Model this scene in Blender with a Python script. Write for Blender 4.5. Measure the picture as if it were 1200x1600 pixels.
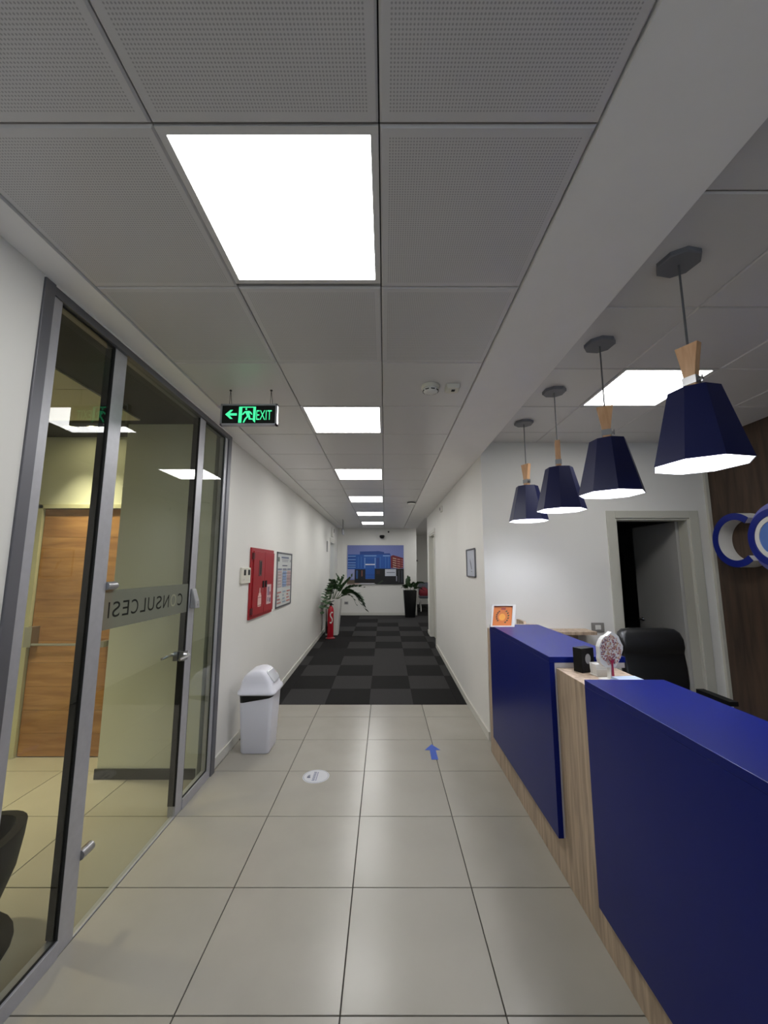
import bpy, bmesh, math, random
from mathutils import Vector, Matrix
random.seed(7)
sc = bpy.context.scene
for o in list(bpy.data.objects):
    bpy.data.objects.remove(o)
C = sc.collection
PI = math.pi

# ------------------------------------------------------------ camera, world, exposure
cam_d = bpy.data.cameras.new('camera')
cam = bpy.data.objects.new('camera', cam_d); C.objects.link(cam)
FPX, PITCH, EYE = 625.0, math.atan(87 / 625.0), 1.62
cam_d.sensor_fit = 'VERTICAL'; cam_d.sensor_height = 24.0; cam_d.lens = FPX / 1600.0 * 24.0
cam_d.shift_x = -1.0 / 1600.0
cam_d.clip_start = 0.02; cam_d.clip_end = 100
cam.location = (0, 0, EYE); cam.rotation_euler = (PI / 2 + PITCH, 0, 0)
sc.camera = cam

w = bpy.data.worlds.new('world'); sc.world = w; w.use_nodes = True
w.node_tree.nodes['Background'].inputs[0].default_value = (0.72, 0.82, 1.0, 1)
w.node_tree.nodes['Background'].inputs[1].default_value = 1.25
sc.view_settings.view_transform = 'Standard'
sc.view_settings.look = 'None'
sc.view_settings.gamma = 1.0
sc.view_settings.use_curve_mapping = False
sc.view_settings.exposure = 0.45
PANEL_L = 11.5          # radiance of the LED ceiling panels
BULB_L = 130.0          # radiance of the pendant bulbs

# ------------------------------------------------------------ materials
MATS = {}
def srgb(r, g, b):
    f = lambda c: (c / 255 / 12.92) if c / 255 <= 0.04045 else ((c / 255 + 0.055) / 1.055) ** 2.4
    return (f(r), f(g), f(b), 1)
def mat(name, col, rough=0.5, metal=0.0, spec=0.5, noise=0.0, nscale=8.0, bump=0.0, bscale=120.0, coat=0.0):
    if name in MATS: return MATS[name]
    m = bpy.data.materials.new(name); m.use_nodes = True
    nt = m.node_tree; b = nt.nodes['Principled BSDF']
    b.inputs['Base Color'].default_value = col
    b.inputs['Roughness'].default_value = rough
    b.inputs['Metallic'].default_value = metal
    b.inputs['Specular IOR Level'].default_value = spec
    b.inputs['Coat Weight'].default_value = coat
    tc = nt.nodes.new('ShaderNodeTexCoord')
    n = nt.nodes.new('ShaderNodeTexNoise'); n.inputs['Scale'].default_value = nscale; n.inputs['Detail'].default_value = 5
    nt.links.new(tc.outputs['Object'], n.inputs['Vector'])
    if noise > 0:
        mx = nt.nodes.new('ShaderNodeMixRGB'); mx.blend_type = 'MULTIPLY'; mx.inputs[1].default_value = col
        rp = nt.nodes.new('ShaderNodeMapRange')
        rp.inputs['From Min'].default_value = 0.3; rp.inputs['From Max'].default_value = 0.7
        rp.inputs['To Min'].default_value = 1 - noise; rp.inputs['To Max'].default_value = 1.0
        nt.links.new(n.outputs['Fac'], rp.inputs['Value'])
        mx.inputs[0].default_value = 1.0
        nt.links.new(rp.outputs['Result'], mx.inputs[2])
        nt.links.new(mx.outputs[0], b.inputs['Base Color'])
    if bump > 0:
        n2 = nt.nodes.new('ShaderNodeTexNoise'); n2.inputs['Scale'].default_value = bscale
        nt.links.new(tc.outputs['Object'], n2.inputs['Vector'])
        bp = nt.nodes.new('ShaderNodeBump'); bp.inputs['Strength'].default_value = bump; bp.inputs['Distance'].default_value = 0.002
        nt.links.new(n2.outputs['Fac'], bp.inputs['Height']); nt.links.new(bp.outputs[0], b.inputs['Normal'])
    MATS[name] = m
    return m
def emit(name, col, strength):
    if name in MATS: return MATS[name]
    m = bpy.data.materials.new(name); m.use_nodes = True
    nt = m.node_tree; nt.nodes.clear()
    e = nt.nodes.new('ShaderNodeEmission'); e.inputs[0].default_value = col; e.inputs[1].default_value = strength
    out = nt.nodes.new('ShaderNodeOutputMaterial'); nt.links.new(e.outputs[0], out.inputs[0])
    MATS[name] = m
    return m
def wood(name, c1, c2, scale=(6, 6, 0.6), rough=0.45, grain=6.0):
    if name in MATS: return MATS[name]
    m = bpy.data.materials.new(name); m.use_nodes = True
    nt = m.node_tree; b = nt.nodes['Principled BSDF']; b.inputs['Roughness'].default_value = rough
    tc = nt.nodes.new('ShaderNodeTexCoord'); mp = nt.nodes.new('ShaderNodeMapping')
    mp.inputs['Scale'].default_value = scale
    nt.links.new(tc.outputs['Object'], mp.inputs[0])
    n = nt.nodes.new('ShaderNodeTexNoise'); n.inputs['Scale'].default_value = grain; n.inputs['Detail'].default_value = 8
    n.inputs['Distortion'].default_value = 0.6
    nt.links.new(mp.outputs[0], n.inputs['Vector'])
    cr = nt.nodes.new('ShaderNodeValToRGB'); cr.color_ramp.elements[0].position = 0.32; cr.color_ramp.elements[1].position = 0.68
    cr.color_ramp.elements[0].color = c1; cr.color_ramp.elements[1].color = c2
    nt.links.new(n.outputs['Fac'], cr.inputs[0]); nt.links.new(cr.outputs[0], b.inputs['Base Color'])
    MATS[name] = m
    return m
def glass(name, tint, ior=1.55):
    m = bpy.data.materials.new(name); m.use_nodes = True
    nt = m.node_tree; nt.nodes.clear()
    t = nt.nodes.new('ShaderNodeBsdfTransparent'); t.inputs[0].default_value = tint
    g = nt.nodes.new('ShaderNodeBsdfGlossy'); g.inputs['Roughness'].default_value = 0.0
    fr = nt.nodes.new('ShaderNodeFresnel'); fr.inputs[0].default_value = ior
    ge = nt.nodes.new('ShaderNodeNewGeometry')
    mu = nt.nodes.new('ShaderNodeMath'); mu.operation = 'SUBTRACT'; mu.inputs[0].default_value = 1.0
    nt.links.new(ge.outputs['Backfacing'], mu.inputs[1])
    m2 = nt.nodes.new('ShaderNodeMath'); m2.operation = 'MULTIPLY'
    nt.links.new(mu.outputs[0], m2.inputs[0]); nt.links.new(fr.outputs[0], m2.inputs[1])
    mx = nt.nodes.new('ShaderNodeMixShader'); out = nt.nodes.new('ShaderNodeOutputMaterial')
    nt.links.new(m2.outputs[0], mx.inputs[0]); nt.links.new(t.outputs[0], mx.inputs[1]); nt.links.new(g.outputs[0], mx.inputs[2])
    nt.links.new(mx.outputs[0], out.inputs[0])
    MATS[name] = m
    return m
def film(name, col, opac):
    m = bpy.data.materials.new(name); m.use_nodes = True
    nt = m.node_tree; nt.nodes.clear()
    t = nt.nodes.new('ShaderNodeBsdfTransparent')
    d = nt.nodes.new('ShaderNodeBsdfDiffuse'); d.inputs[0].default_value = col
    mx = nt.nodes.new('ShaderNodeMixShader'); mx.inputs[0].default_value = opac
    out = nt.nodes.new('ShaderNodeOutputMaterial')
    nt.links.new(t.outputs[0], mx.inputs[1]); nt.links.new(d.outputs[0], mx.inputs[2]); nt.links.new(mx.outputs[0], out.inputs[0])
    MATS[name] = m
    return m
def perforated(name, col):
    """painted metal ceiling panel with a field of small round holes"""
    m = mat(name, col, 0.34, 0.0, 0.5)
    nt = m.node_tree; b = nt.nodes['Principled BSDF']
    tc = nt.nodes.new('ShaderNodeTexCoord')
    mp = nt.nodes.new('ShaderNodeMapping'); mp.inputs['Scale'].default_value = (120, 120, 0)
    nt.links.new(tc.outputs['Object'], mp.inputs[0])
    fr = nt.nodes.new('ShaderNodeVectorMath'); fr.operation = 'FRACTION'; nt.links.new(mp.outputs[0], fr.inputs[0])
    ds = nt.nodes.new('ShaderNodeVectorMath'); ds.operation = 'DISTANCE'; ds.inputs[1].default_value = (0.5, 0.5, 0)
    nt.links.new(fr.outputs[0], ds.inputs[0])
    rp = nt.nodes.new('ShaderNodeMapRange'); rp.inputs['From Min'].default_value = 0.2; rp.inputs['From Max'].default_value = 0.34
    nt.links.new(ds.outputs['Value'], rp.inputs['Value'])
    # plain 25 mm border round the perforated field
    sp = nt.nodes.new('ShaderNodeSeparateXYZ'); nt.links.new(tc.outputs['Generated'], sp.inputs[0])
    outs = []
    for i in (0, 1):
        a = nt.nodes.new('ShaderNodeMath'); a.operation = 'SUBTRACT'; a.inputs[1].default_value = 0.5; nt.links.new(sp.outputs[i], a.inputs[0])
        c = nt.nodes.new('ShaderNodeMath'); c.operation = 'ABSOLUTE'; nt.links.new(a.outputs[0], c.inputs[0])
        d = nt.nodes.new('ShaderNodeMath'); d.operation = 'GREATER_THAN'; d.inputs[1].default_value = 0.458; nt.links.new(c.outputs[0], d.inputs[0])
        outs.append(d)
    mxm = nt.nodes.new('ShaderNodeMath'); mxm.operation = 'MAXIMUM'
    nt.links.new(outs[0].outputs[0], mxm.inputs[0]); nt.links.new(outs[1].outputs[0], mxm.inputs[1])
    m3 = nt.nodes.new('ShaderNodeMath'); m3.operation = 'MAXIMUM'
    nt.links.new(rp.outputs['Result'], m3.inputs[0]); nt.links.new(mxm.outputs[0], m3.inputs[1])
    mx = nt.nodes.new('ShaderNodeMixRGB'); mx.inputs[1].default_value = tuple(c * 0.6 for c in col[:3]) + (1,); mx.inputs[2].default_value = col
    nt.links.new(m3.outputs[0], mx.inputs[0]); nt.links.new(mx.outputs[0], b.inputs['Base Color'])
    return m

M_WALL = mat('wall_paint', srgb(229, 227, 222), 0.75, noise=0.03, nscale=1.5, bump=0.03)
M_WALL_ROOM = mat('wall_paint_side_room', srgb(214, 216, 202), 0.7, noise=0.03, nscale=1.5)
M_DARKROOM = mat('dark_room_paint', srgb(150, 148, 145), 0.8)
M_TRIMW = mat('white_trim', srgb(212, 210, 202), 0.5)
M_CASING = mat('casing_paint', srgb(196, 194, 182), 0.5)
M_GROUT = mat('grout', srgb(60, 57, 53), 0.9)
M_TILE = [mat('floor_tile_%d' % i, srgb(164 + d, 159 + d, 149 + d), 0.25, spec=0.45, noise=0.07, nscale=2.2 + i) for i, d in enumerate((-3, 0, 3))]
M_CEIL = perforated('ceiling_panel_paint', srgb(208, 205, 204))
M_CEILP = mat('ceiling_plain_paint', srgb(214, 211, 209), 0.28, spec=0.5)
M_BACK = mat('ceiling_gap', srgb(45, 44, 44), 0.9)
M_SOFFIT = mat('soffit_paint', srgb(246, 243, 240), 0.8, noise=0.02)
M_BLACKC = mat('charcoal_ceiling', srgb(46, 46, 45), 0.85)
M_ALU = mat('brushed_aluminium', srgb(186, 186, 192), 0.42, 0.5, noise=0.08, nscale=30)
M_ALUD = mat('dark_aluminium', srgb(118, 118, 124), 0.45, 0.7)
M_GASKET = mat('black_gasket', srgb(20, 20, 20), 0.7)
M_CHROME = mat('chrome', srgb(225, 225, 227), 0.25, 1.0)
M_STEEL = mat('satin_steel', srgb(170, 170, 172), 0.32, 0.9)
M_GLASS = glass('partition_glass', (0.92, 0.94, 0.91, 1))
M_BAND = film('frosted_band', srgb(130, 132, 122), 0.62)
M_LETTER = film('grey_letter_film', srgb(40, 42, 42), 0.85)
M_LETTERF = film('faint_letter_film', srgb(154, 155, 134), 0.7)
M_BLUE = mat('navy_laminate', srgb(8, 23, 100), 0.34, spec=0.16, noise=0.08, nscale=3, bump=0.02, bscale=300)
M_NAVY = mat('navy_enamel', srgb(22, 27, 72), 0.4, spec=0.3)
M_OAK = wood('grey_oak', srgb(146, 127, 108), srgb(190, 168, 144), (9, 9, 0.7), 0.5, 4)
M_WALNUT = wood('walnut_panel', srgb(50, 36, 27), srgb(80, 62, 48), (5, 5, 0.5), 0.6, 3)
M_DOORW = wood('oak_door', srgb(150, 106, 66), srgb(186, 140, 92), (0.8, 5, 7), 0.42, 2.6)
M_BEECH = wood('beech', srgb(206, 156, 114), srgb(228, 184, 140), (14, 14, 2), 0.45, 3)
M_BLACK = mat('black_plastic', srgb(10, 10, 11), 0.5, spec=0.3)
M_LEATH = mat('black_leather', srgb(20, 20, 21), 0.36, bump=0.15, bscale=260)
M_FABRIC = mat('black_fabric', srgb(18, 18, 19), 0.85)
M_WHITEP = mat('white_plastic', srgb(234, 234, 244), 0.35)
M_WHITE = mat('white_matt', srgb(222, 220, 215), 0.6)
M_CREAM = mat('cream_plastic', srgb(214, 210, 196), 0.45)
M_RED = mat('red_enamel', srgb(158, 26, 36), 0.38)
M_REDD = mat('red_gloss', srgb(168, 18, 38), 0.25)
M_CARP = [mat('carpet_dark', srgb(40, 39, 39), 0.95, spec=0.1, noise=0.25, nscale=90), mat('carpet_grey', srgb(62, 61, 61), 0.95, spec=0.1, noise=0.25, nscale=90)]
M_LEAF = mat('glossy_leaf', srgb(48, 76, 42), 0.35, noise=0.3, nscale=20)
M_STEM = mat('plant_stem', srgb(62, 84, 48), 0.5)
M_SOIL = mat('soil', srgb(48, 38, 30), 0.95)
M_LED = emit('led_diffuser', (0.985, 0.985, 0.97, 1), PANEL_L)
M_GREEN = emit('exit_green', (0.06, 0.8, 0.32, 1), 1.0)
M_BULB = emit('pendant_bulb', (0.86, 0.9, 1.0, 1), BULB_L)
M_LINING = mat('white_lining', srgb(235, 235, 238), 0.6)
def flatcol(r, g, b, rough=0.55):
    return mat('print_%d_%d_%d' % (r, g, b), srgb(r, g, b), rough)

# ------------------------------------------------------------ builders
ORG = {}
class MB:
    def __init__(s): s.v = []; s.f = []; s.mi = []; s.k = 0
    def add(s, vs, fs):
        n = len(s.v); s.v += [tuple(p) for p in vs]
        for f in fs: s.f.append(tuple(i + n for i in f)); s.mi.append(s.k)
        return s
    def box(s, x0, x1, y0, y1, z0, z1):
        vs = [(x, y, z) for z in (z0, z1) for y in (y0, y1) for x in (x0, x1)]
        return s.add(vs, [(0, 2, 3, 1), (4, 5, 7, 6), (0, 1, 5, 4), (2, 6, 7, 3), (0, 4, 6, 2), (1, 3, 7, 5)])
    def loft(s, rings, cap0=True, cap1=True):
        n = len(rings[0]); vs = [p for r in rings for p in r]; fs = []
        for i in range(len(rings) - 1):
            for j in range(n):
                a = i * n + j; b = i * n + (j + 1) % n
                fs.append((a, b, b + n, a + n))
        if cap0: fs.append(tuple(range(n))[::-1])
        if cap1: fs.append(tuple(range((len(rings) - 1) * n, len(rings) * n)))
        return s.add(vs, fs)
    def cyl(s, p0, p1, r, seg=14, r1=None):
        p0 = Vector(p0); p1 = Vector(p1); d = (p1 - p0).normalized()
        a = d.orthogonal().normalized(); b = d.cross(a)
        R = lambda p, q: [p + (a * math.cos(t) + b * math.sin(t)) * q for t in [2 * PI * i / seg for i in range(seg)]]
        return s.loft([R(p0, r), R(p1, r if r1 is None else r1)])
    def tube(s, pts, r, seg=8, taper=None):
        pts = [Vector(p) for p in pts]; rings = []
        up = None
        for i, p in enumerate(pts):
            d = (pts[min(i + 1, len(pts) - 1)] - pts[max(i - 1, 0)]).normalized()
            if up is None: up = d.orthogonal().normalized()
            a = (up - d * up.dot(d)).normalized(); b = d.cross(a); up = a
            q = r if taper is None else r + (taper - r) * i / (len(pts) - 1)
            rings.append([p + (a * math.cos(t) + b * math.sin(t)) * q for t in [2 * PI * j / seg for j in range(seg)]])
        return s.loft(rings)
    def lathe(s, prof, c=(0, 0), seg=24, cap0=True, cap1=True):
        rings = [[(c[0] + r * math.cos(2 * PI * j / seg), c[1] + r * math.sin(2 * PI * j / seg), z) for j in range(seg)] for r, z in prof]
        return s.loft(rings, cap0, cap1)
    def prism(s, poly, fn, d0, d1):
        """poly of (u,v); fn(u,v,d) -> point"""
        return s.loft([[fn(u, v, d0) for u, v in poly], [fn(u, v, d1) for u, v in poly]])
    def build(s, name, m, parent=None, smooth=False, bevel=0.0, world=True, seg=2, kind=None):
        off = Vector((0, 0, 0))
        if parent is not None and world: off = ORG.get(parent.name, Vector((0, 0, 0)))
        me = bpy.data.meshes.new(name)
        me.from_pydata([tuple(Vector(p) - off) for p in s.v], [], s.f)
        ms = m if isinstance(m, (list, tuple)) else [m]
        for x in ms: me.materials.append(x)
        if len(ms) > 1: me.polygons.foreach_set('material_index', s.mi)
        bm = bmesh.new(); bm.from_mesh(me)
        bmesh.ops.recalc_face_normals(bm, faces=bm.faces); bm.to_mesh(me); bm.free()
        if smooth:
            me.polygons.foreach_set('use_smooth', [True] * len(me.polygons))
            me.set_sharp_from_angle(angle=math.radians(40))
        me.update()
        o = bpy.data.objects.new(name, me); C.objects.link(o)
        if parent is not None:
            o.parent = parent; ORG[o.name] = off
        else: ORG[o.name] = Vector((0, 0, 0))
        if bevel > 0:
            bv = o.modifiers.new('bevel', 'BEVEL'); bv.width = bevel; bv.segments = seg; bv.limit_method = 'ANGLE'; bv.angle_limit = math.radians(35)
        if kind: o['kind'] = kind
        return o
def tag(o, label, cat, group=None):
    o['label'] = label; o['category'] = cat
    if group: o['group'] = group
    return o
def thing(name, label, cat, loc=(0, 0, 0), group=None, rotz=0.0):
    o = bpy.data.objects.new(name, None); C.objects.link(o)
    o.empty_display_size = 0.1
    o.location = loc; o.rotation_euler = (0, 0, rotz)
    ORG[o.name] = Vector(loc)
    return tag(o, label, cat, group)
def struct(o, label=None, cat=None):
    o['kind'] = 'structure'
    if label: o['label'] = label
    if cat: o['category'] = cat
    return o
def flat(name, parent, polys, fn, base=0.0, step=0.0004, rough=0.55, kind=None):
    """flat print: coloured polygons, each layer slightly proud of the one below; fn(u,v,d)->point"""
    mb = MB(); cols = []; ms = []
    for i, (poly, col) in enumerate(polys):
        if col not in cols: cols.append(col); ms.append(col if not isinstance(col, tuple) else flatcol(*col, rough=rough))
        mb.k = cols.index(col)
        mb.add([fn(u, v, base + step * (i // 1 if len(polys) < 12 else min(i, 12) )) for u, v in poly], [tuple(range(len(poly)))])
    return mb.build(name, ms, parent, kind=kind)
R4 = lambda u0, v0, u1, v1: [(u0, v0), (u1, v0), (u1, v1), (u0, v1)]
def rrect(cx, cy, hx, hy, r, z, n=4):
    pts = []
    for k, (sx, sy) in enumerate(((1, 1), (-1, 1), (-1, -1), (1, -1))):
        for i in range(n + 1):
            a = PI / 2 * (k + i / n)
            pts.append((cx + sx * (hx - r) + r * math.cos(a), cy + sy * (hy - r) + r * math.sin(a), z))
    return pts
def text_mesh(name, body, m, parent, fn, width, height, kind=None, size=1.0):
    cu = bpy.data.curves.new(name, 'FONT'); cu.body = body; cu.size = size
    to = bpy.data.objects.new('t', cu); C.objects.link(to)
    bpy.context.view_layer.update()
    me = bpy.data.meshes.new_from_object(to)
    bpy.data.objects.remove(to)
    xs = [v.co.x for v in me.vertices]; ys = [v.co.y for v in me.vertices]
    x0, x1, y0, y1 = min(xs), max(xs), min(ys), max(ys)
    off = ORG.get(parent.name, Vector((0, 0, 0)))
    for v in me.vertices:
        v.co = Vector(fn((v.co.x - x0) / (x1 - x0) * width, (v.co.y - y0) / (y1 - y0) * height)) - off
    me.name = name; me.materials.clear(); me.materials.append(m)
    o = bpy.data.objects.new(name, me); C.objects.link(o); o.parent = parent; ORG[o.name] = off
    return o

# ------------------------------------------------------------ dimensions of the place
XL, XG, XR = -1.40, -1.38, 1.0        # left wall, glass plane, right corridor wall
ZC, ZR = 2.79, 2.915                  # corridor ceiling, reception ceiling
YREC, YBACK, YREAR = 4.05, 12.0, -3.0
XWOOD = 3.32
YCARP, SLOPE = 5.05, 0.035
def ramp(y): return max(0.0, (y - YCARP) * SLOPE)

# ------------------------------------------------------------ floor with its tiles
fl = MB(); fl.box(-3.55, 3.45, YREAR - 0.12, YCARP, -0.12, -0.008)
floor = struct(fl.build('floor', M_GROUT))
gx = [-0.770 + 0.607 * k for k in range(-5, 8)]
gy = [1.70 + 0.591 * k for k in range(-8, 7)]
def tile_mesh(wx, wy, m):
    b = MB(); b.box(-wx / 2, wx / 2, -wy / 2, wy / 2, -0.008, 0.0)
    o = b.build('floor_tile', m, floor); o.name = 'floor_tile'
    bv = o.modifiers.new('bevel', 'BEVEL'); bv.width = 0.0012; bv.segments = 1
    return o
cache = {}
for i in range(len(gx) - 1):
    for j in range(len(gy) - 1):
        x0, x1 = max(gx[i], -3.5), min(gx[i + 1], XWOOD)
        y0, y1 = max(gy[j], YREAR), min(gy[j + 1], YCARP)
        if y0 >= 4.0:
            if x1 < XL or x0 > XR: continue
            x0, x1 = max(x0, XL), min(x1, XR)
        if x1 - x0 < 0.03 or y1 - y0 < 0.03: continue
        if (x0 + x1) / 2 > 1.0 and y1 < 1.0: continue     # hidden behind the counter
        wx, wy = round(x1 - x0 - 0.005, 4), round(y1 - y0 - 0.005, 4)
        mi = (i * 7 + j * 3) % 3
        key = (wx, wy, mi)
        if key in cache:
            o = cache[key].copy(); C.objects.link(o)
        else:
            o = tile_mesh(wx, wy, M_TILE[mi]); cache[key] = o
        o.location = ((x0 + x1) / 2, (y0 + y1) / 2, 0)
# plain strip of floor behind the counter
b = MB(); b.box(1.0, XWOOD, YREAR, 0.5, -0.008, -0.001); b.build('floor_strip', M_TILE[1], floor)

# carpeted corridor ramp
YEND = 14.6
b = MB()
for (x0, x1, y0, y1) in ((XL - 0.12, XR + 0.12, YCARP, 9.4), (XL - 0.9, 2.7, 9.4, YEND)):
    vs = [(x0, y0, -0.15), (x1, y0, -0.15), (x1, y1, -0.15), (x0, y1, -0.15), (x0, y0, ramp(y0) - 0.007), (x1, y0, ramp(y0) - 0.007), (x1, y1, ramp(y1) - 0.007), (x0, y1, ramp(y1) - 0.007)]
    b.add(vs, [(0, 3, 2, 1), (4, 5, 6, 7), (0, 1, 5, 4), (1, 2, 6, 5), (2, 3, 7, 6), (3, 0, 4, 7)])
carpet = struct(b.build('floor_corridor', mat('carpet_backing', srgb(24, 24, 24), 0.95)))
ang = math.atan(SLOPE)
ys = [YCARP] + [5.853 + 0.57 * k - 0.24 for k in range(16)]
xs_ = [XL, -1.245, -0.715, -0.185, 0.345, 0.875, 1.405, 1.935, 2.465]
pat = random.Random(3)
cc = {}
for j in range(len(ys) - 1):
    y0, y1 = ys[j], min(ys[j + 1], YEND)
    for i in range(len(xs_) - 1):
        x0, x1 = xs_[i], xs_[i + 1]
        if y0 < 9.3:
            if x0 >= XR: continue
            x1 = min(x1, XR)
        mi = (i + j) % 2
        if pat.random() < 0.12: mi = 1 - mi
        wx, wy = round(x1 - x0 - 0.002, 4), round((y1 - y0) / math.cos(ang) - 0.002, 4)
        key = (wx, wy, mi)
        if key in cc: o = cc[key].copy(); C.objects.link(o)
        else:
            q = MB(); q.box(-wx / 2, wx / 2, -wy / 2, wy / 2, -0.007, 0.0)
            o = q.build('carpet_tile', M_CARP[mi], carpet); cc[key] = o
        ym = (y0 + y1) / 2
        o.location = ((x0 + x1) / 2, ym, ramp(ym)); o.rotation_euler = (ang, 0, 0)

# ------------------------------------------------------------ walls
T = 0.12
b = MB()
b.box(XL - T, XL, 3.45, 10.30, -0.05, 2.84); b.box(XL - T, XL, 11.20, YBACK, -0.05, 2.84); b.box(XL - T, XL, 10.30, 11.20, 2.31, 2.84)
struct(b.build('wall_left', M_WALL))
b = MB(); b.box(-1.46, -1.36, YREAR, 1.455, 0, 2.84); struct(b.build('wall_left_front', M_WALL))
b = MB(); b.box(-1.46, -1.36, 1.455, 3.45, 2.775, 2.84); struct(b.build('wall_above_glass', M_SOFFIT))
b = MB()
b.box(XR, XR + T, YREC, 8.0, -0.05, 2.92); b.box(XR, XR + T, 9.0, 9.4, -0.05, 2.92); b.box(XR, XR + T, 8.0, 9.0, 2.33, 2.92)
struct(b.build('wall_right', M_WALL))
DX0, DX1, DZ = 2.344, 3.10, 2.12
b = MB()
b.box(XR + T, DX0, YREC, YREC + T, -0.05, ZR + 0.03); b.box(DX1, XWOOD + 0.1, YREC, YREC + T, -0.05, ZR + 0.03); b.box(DX0, DX1, YREC, YREC + T, DZ, ZR + 0.03)
struct(b.build('wall_reception', M_WALL))
b = MB(); b.box(XWOOD, XWOOD + 0.1, YREAR, YREC, -0.05, ZR + 0.03)
wallwood = struct(b.build('wall_wood', M_WALNUT))
b = MB(); b.box(XL - T, 0.95, YBACK, YBACK + T, 0.1, 2.84); struct(b.build('wall_back', M_WALL))
b = MB(); b.box(0.83, 0.95, YBACK + T, YEND, 0.1, 2.84); b.box(0.95, 2.82, YEND, YEND + T, 0.1, 2.84); b.box(2.7, 2.82, 9.4, YEND, 0.0, 2.84); b.box(XR + T, 2.7, 9.28, 9.4, 0.0, 2.84)
struct(b.build('wall_alcove', M_WALL))
# side office seen through the left corridor door
b = MB(); b.box(-3.1, -3.0, 9.8, 11.7, 0, 2.84); b.box(-3.0, XL - T, 9.7, 9.8, 0, 2.84); b.box(-3.0, XL - T, 11.7, 11.8, 0, 2.84)
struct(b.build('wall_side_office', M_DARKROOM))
# dark office behind reception doorway
b = MB(); b.box(1.3, 4.2, 7.4, 7.5, 0, 2.9); b.box(4.1, 4.2, YREC + T, 7.4, 0, 2.9); b.box(1.2, 1.3, YREC + T, 7.4, 0, 2.9); b.box(3.42, 4.1, YREC + T - 0.1, YREC + T, 0, 2.9)
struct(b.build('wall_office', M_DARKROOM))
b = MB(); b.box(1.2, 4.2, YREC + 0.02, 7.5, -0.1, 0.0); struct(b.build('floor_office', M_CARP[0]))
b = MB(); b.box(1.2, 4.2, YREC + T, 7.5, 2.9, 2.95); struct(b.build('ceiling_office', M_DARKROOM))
# room behind the glass
YD, YW2, XC2 = 3.70, 3.353, -2.235
b = MB()
b.box(-3.62, -3.245, YD, YD + T, 0, 2.86); b.box(-2.40, XC2, YD, YD + T, 0, 2.86); b.box(-3.245, -2.40, YD, YD + T, 2.20, 2.86)
b.box(XC2, XL - T + 0.06, YW2, YD + T, 0, 2.86)
struct(b.build('wall_side_room', M_WALL_ROOM))
b = MB(); b.box(-3.62, -3.5, YREAR, YD, 0, 2.86); struct(b.build('wall_side_room_left', M_WALL_ROOM))
# rear end of the hall: wall with a wide window
b = MB(); b.box(-3.62, XWOOD + 0.1, YREAR - T, YREAR, 0, 0.25); b.box(-3.62, XWOOD + 0.1, YREAR - T, YREAR, 2.6, 2.95)
b.box(-3.62, -1.2, YREAR - T, YREAR, 0.25, 2.6); b.box(2.9, XWOOD + 0.1, YREAR - T, YREAR, 0.25, 2.6)
struct(b.build('wall_rear', M_WALL))
b = MB(); wxs = [-1.2, -0.19, 0.82, 1.83, 2.84]
for x in wxs: b.box(x, x + 0.06, YREAR - 0.09, YREAR - 0.03, 0.25, 2.6)
b.box(-1.2, 2.9, YREAR - 0.09, YREAR - 0.03, 0.25, 0.31); b.box(-1.2, 2.9, YREAR - 0.09, YREAR - 0.03, 2.54, 2.6)
win = struct(b.build('window_1', M_ALU))
for x in wxs[:-1]:
    q = MB(); q.box(x + 0.06, x + 1.01, YREAR - 0.065, YREAR - 0.055, 0.31, 2.54); q.build('window_pane', M_GLASS, win)

# baseboards
def skirt(name, x0, x1, y0, y1, m=M_TRIMW, hgt=0.075, sl=True):
    b = MB(); n = 1 if not sl else 8
    for k in range(n):
        a, c = y0 + (y1 - y0) * k / n, y0 + (y1 - y0) * (k + 1) / n
        za, zc = (ramp(a), ramp(c)) if sl else (ramp(y0), ramp(y0))
        b.add([(x0, a, za), (x1, a, za), (x1, c, zc), (x0, c, zc), (x0, a, za + hgt), (x1, a, za + hgt), (x1, c, zc + hgt), (x0, c, zc + hgt)],
              [(0, 3, 2, 1), (4, 5, 6, 7), (0, 1, 5, 4), (1, 2, 6, 5), (2, 3, 7, 6), (3, 0, 4, 7)])
    return struct(b.build(name, m))
skirt('baseboard_left', XL, XL + 0.014, 3.46, YCARP, sl=False)
skirt('baseboard_left_corridor', XL, XL + 0.014, YCARP, 10.22)
skirt('baseboard_right', XR - 0.014, XR, YREC + 0.0, YCARP, sl=False)
skirt('baseboard_right_corridor', XR - 0.014, XR, YCARP, 7.92)
skirt('baseboard_right_far', XR - 0.014, XR, 9.08, 9.4)
skirt('baseboard_back', XL + 0.015, 0.95, YBACK - 0.014, YBACK, sl=False)
skirt('baseboard_side_room', XC2 - 0.012, -1.47, YW2 - 0.014, YW2, mat('dark_skirting', srgb(62, 62, 60), 0.5), 0.075, sl=False)
skirt('baseboard_side_room_left', -3.5, -3.31, YD - 0.014, YD, MATS['dark_skirting'], 0.075, sl=False)

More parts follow.
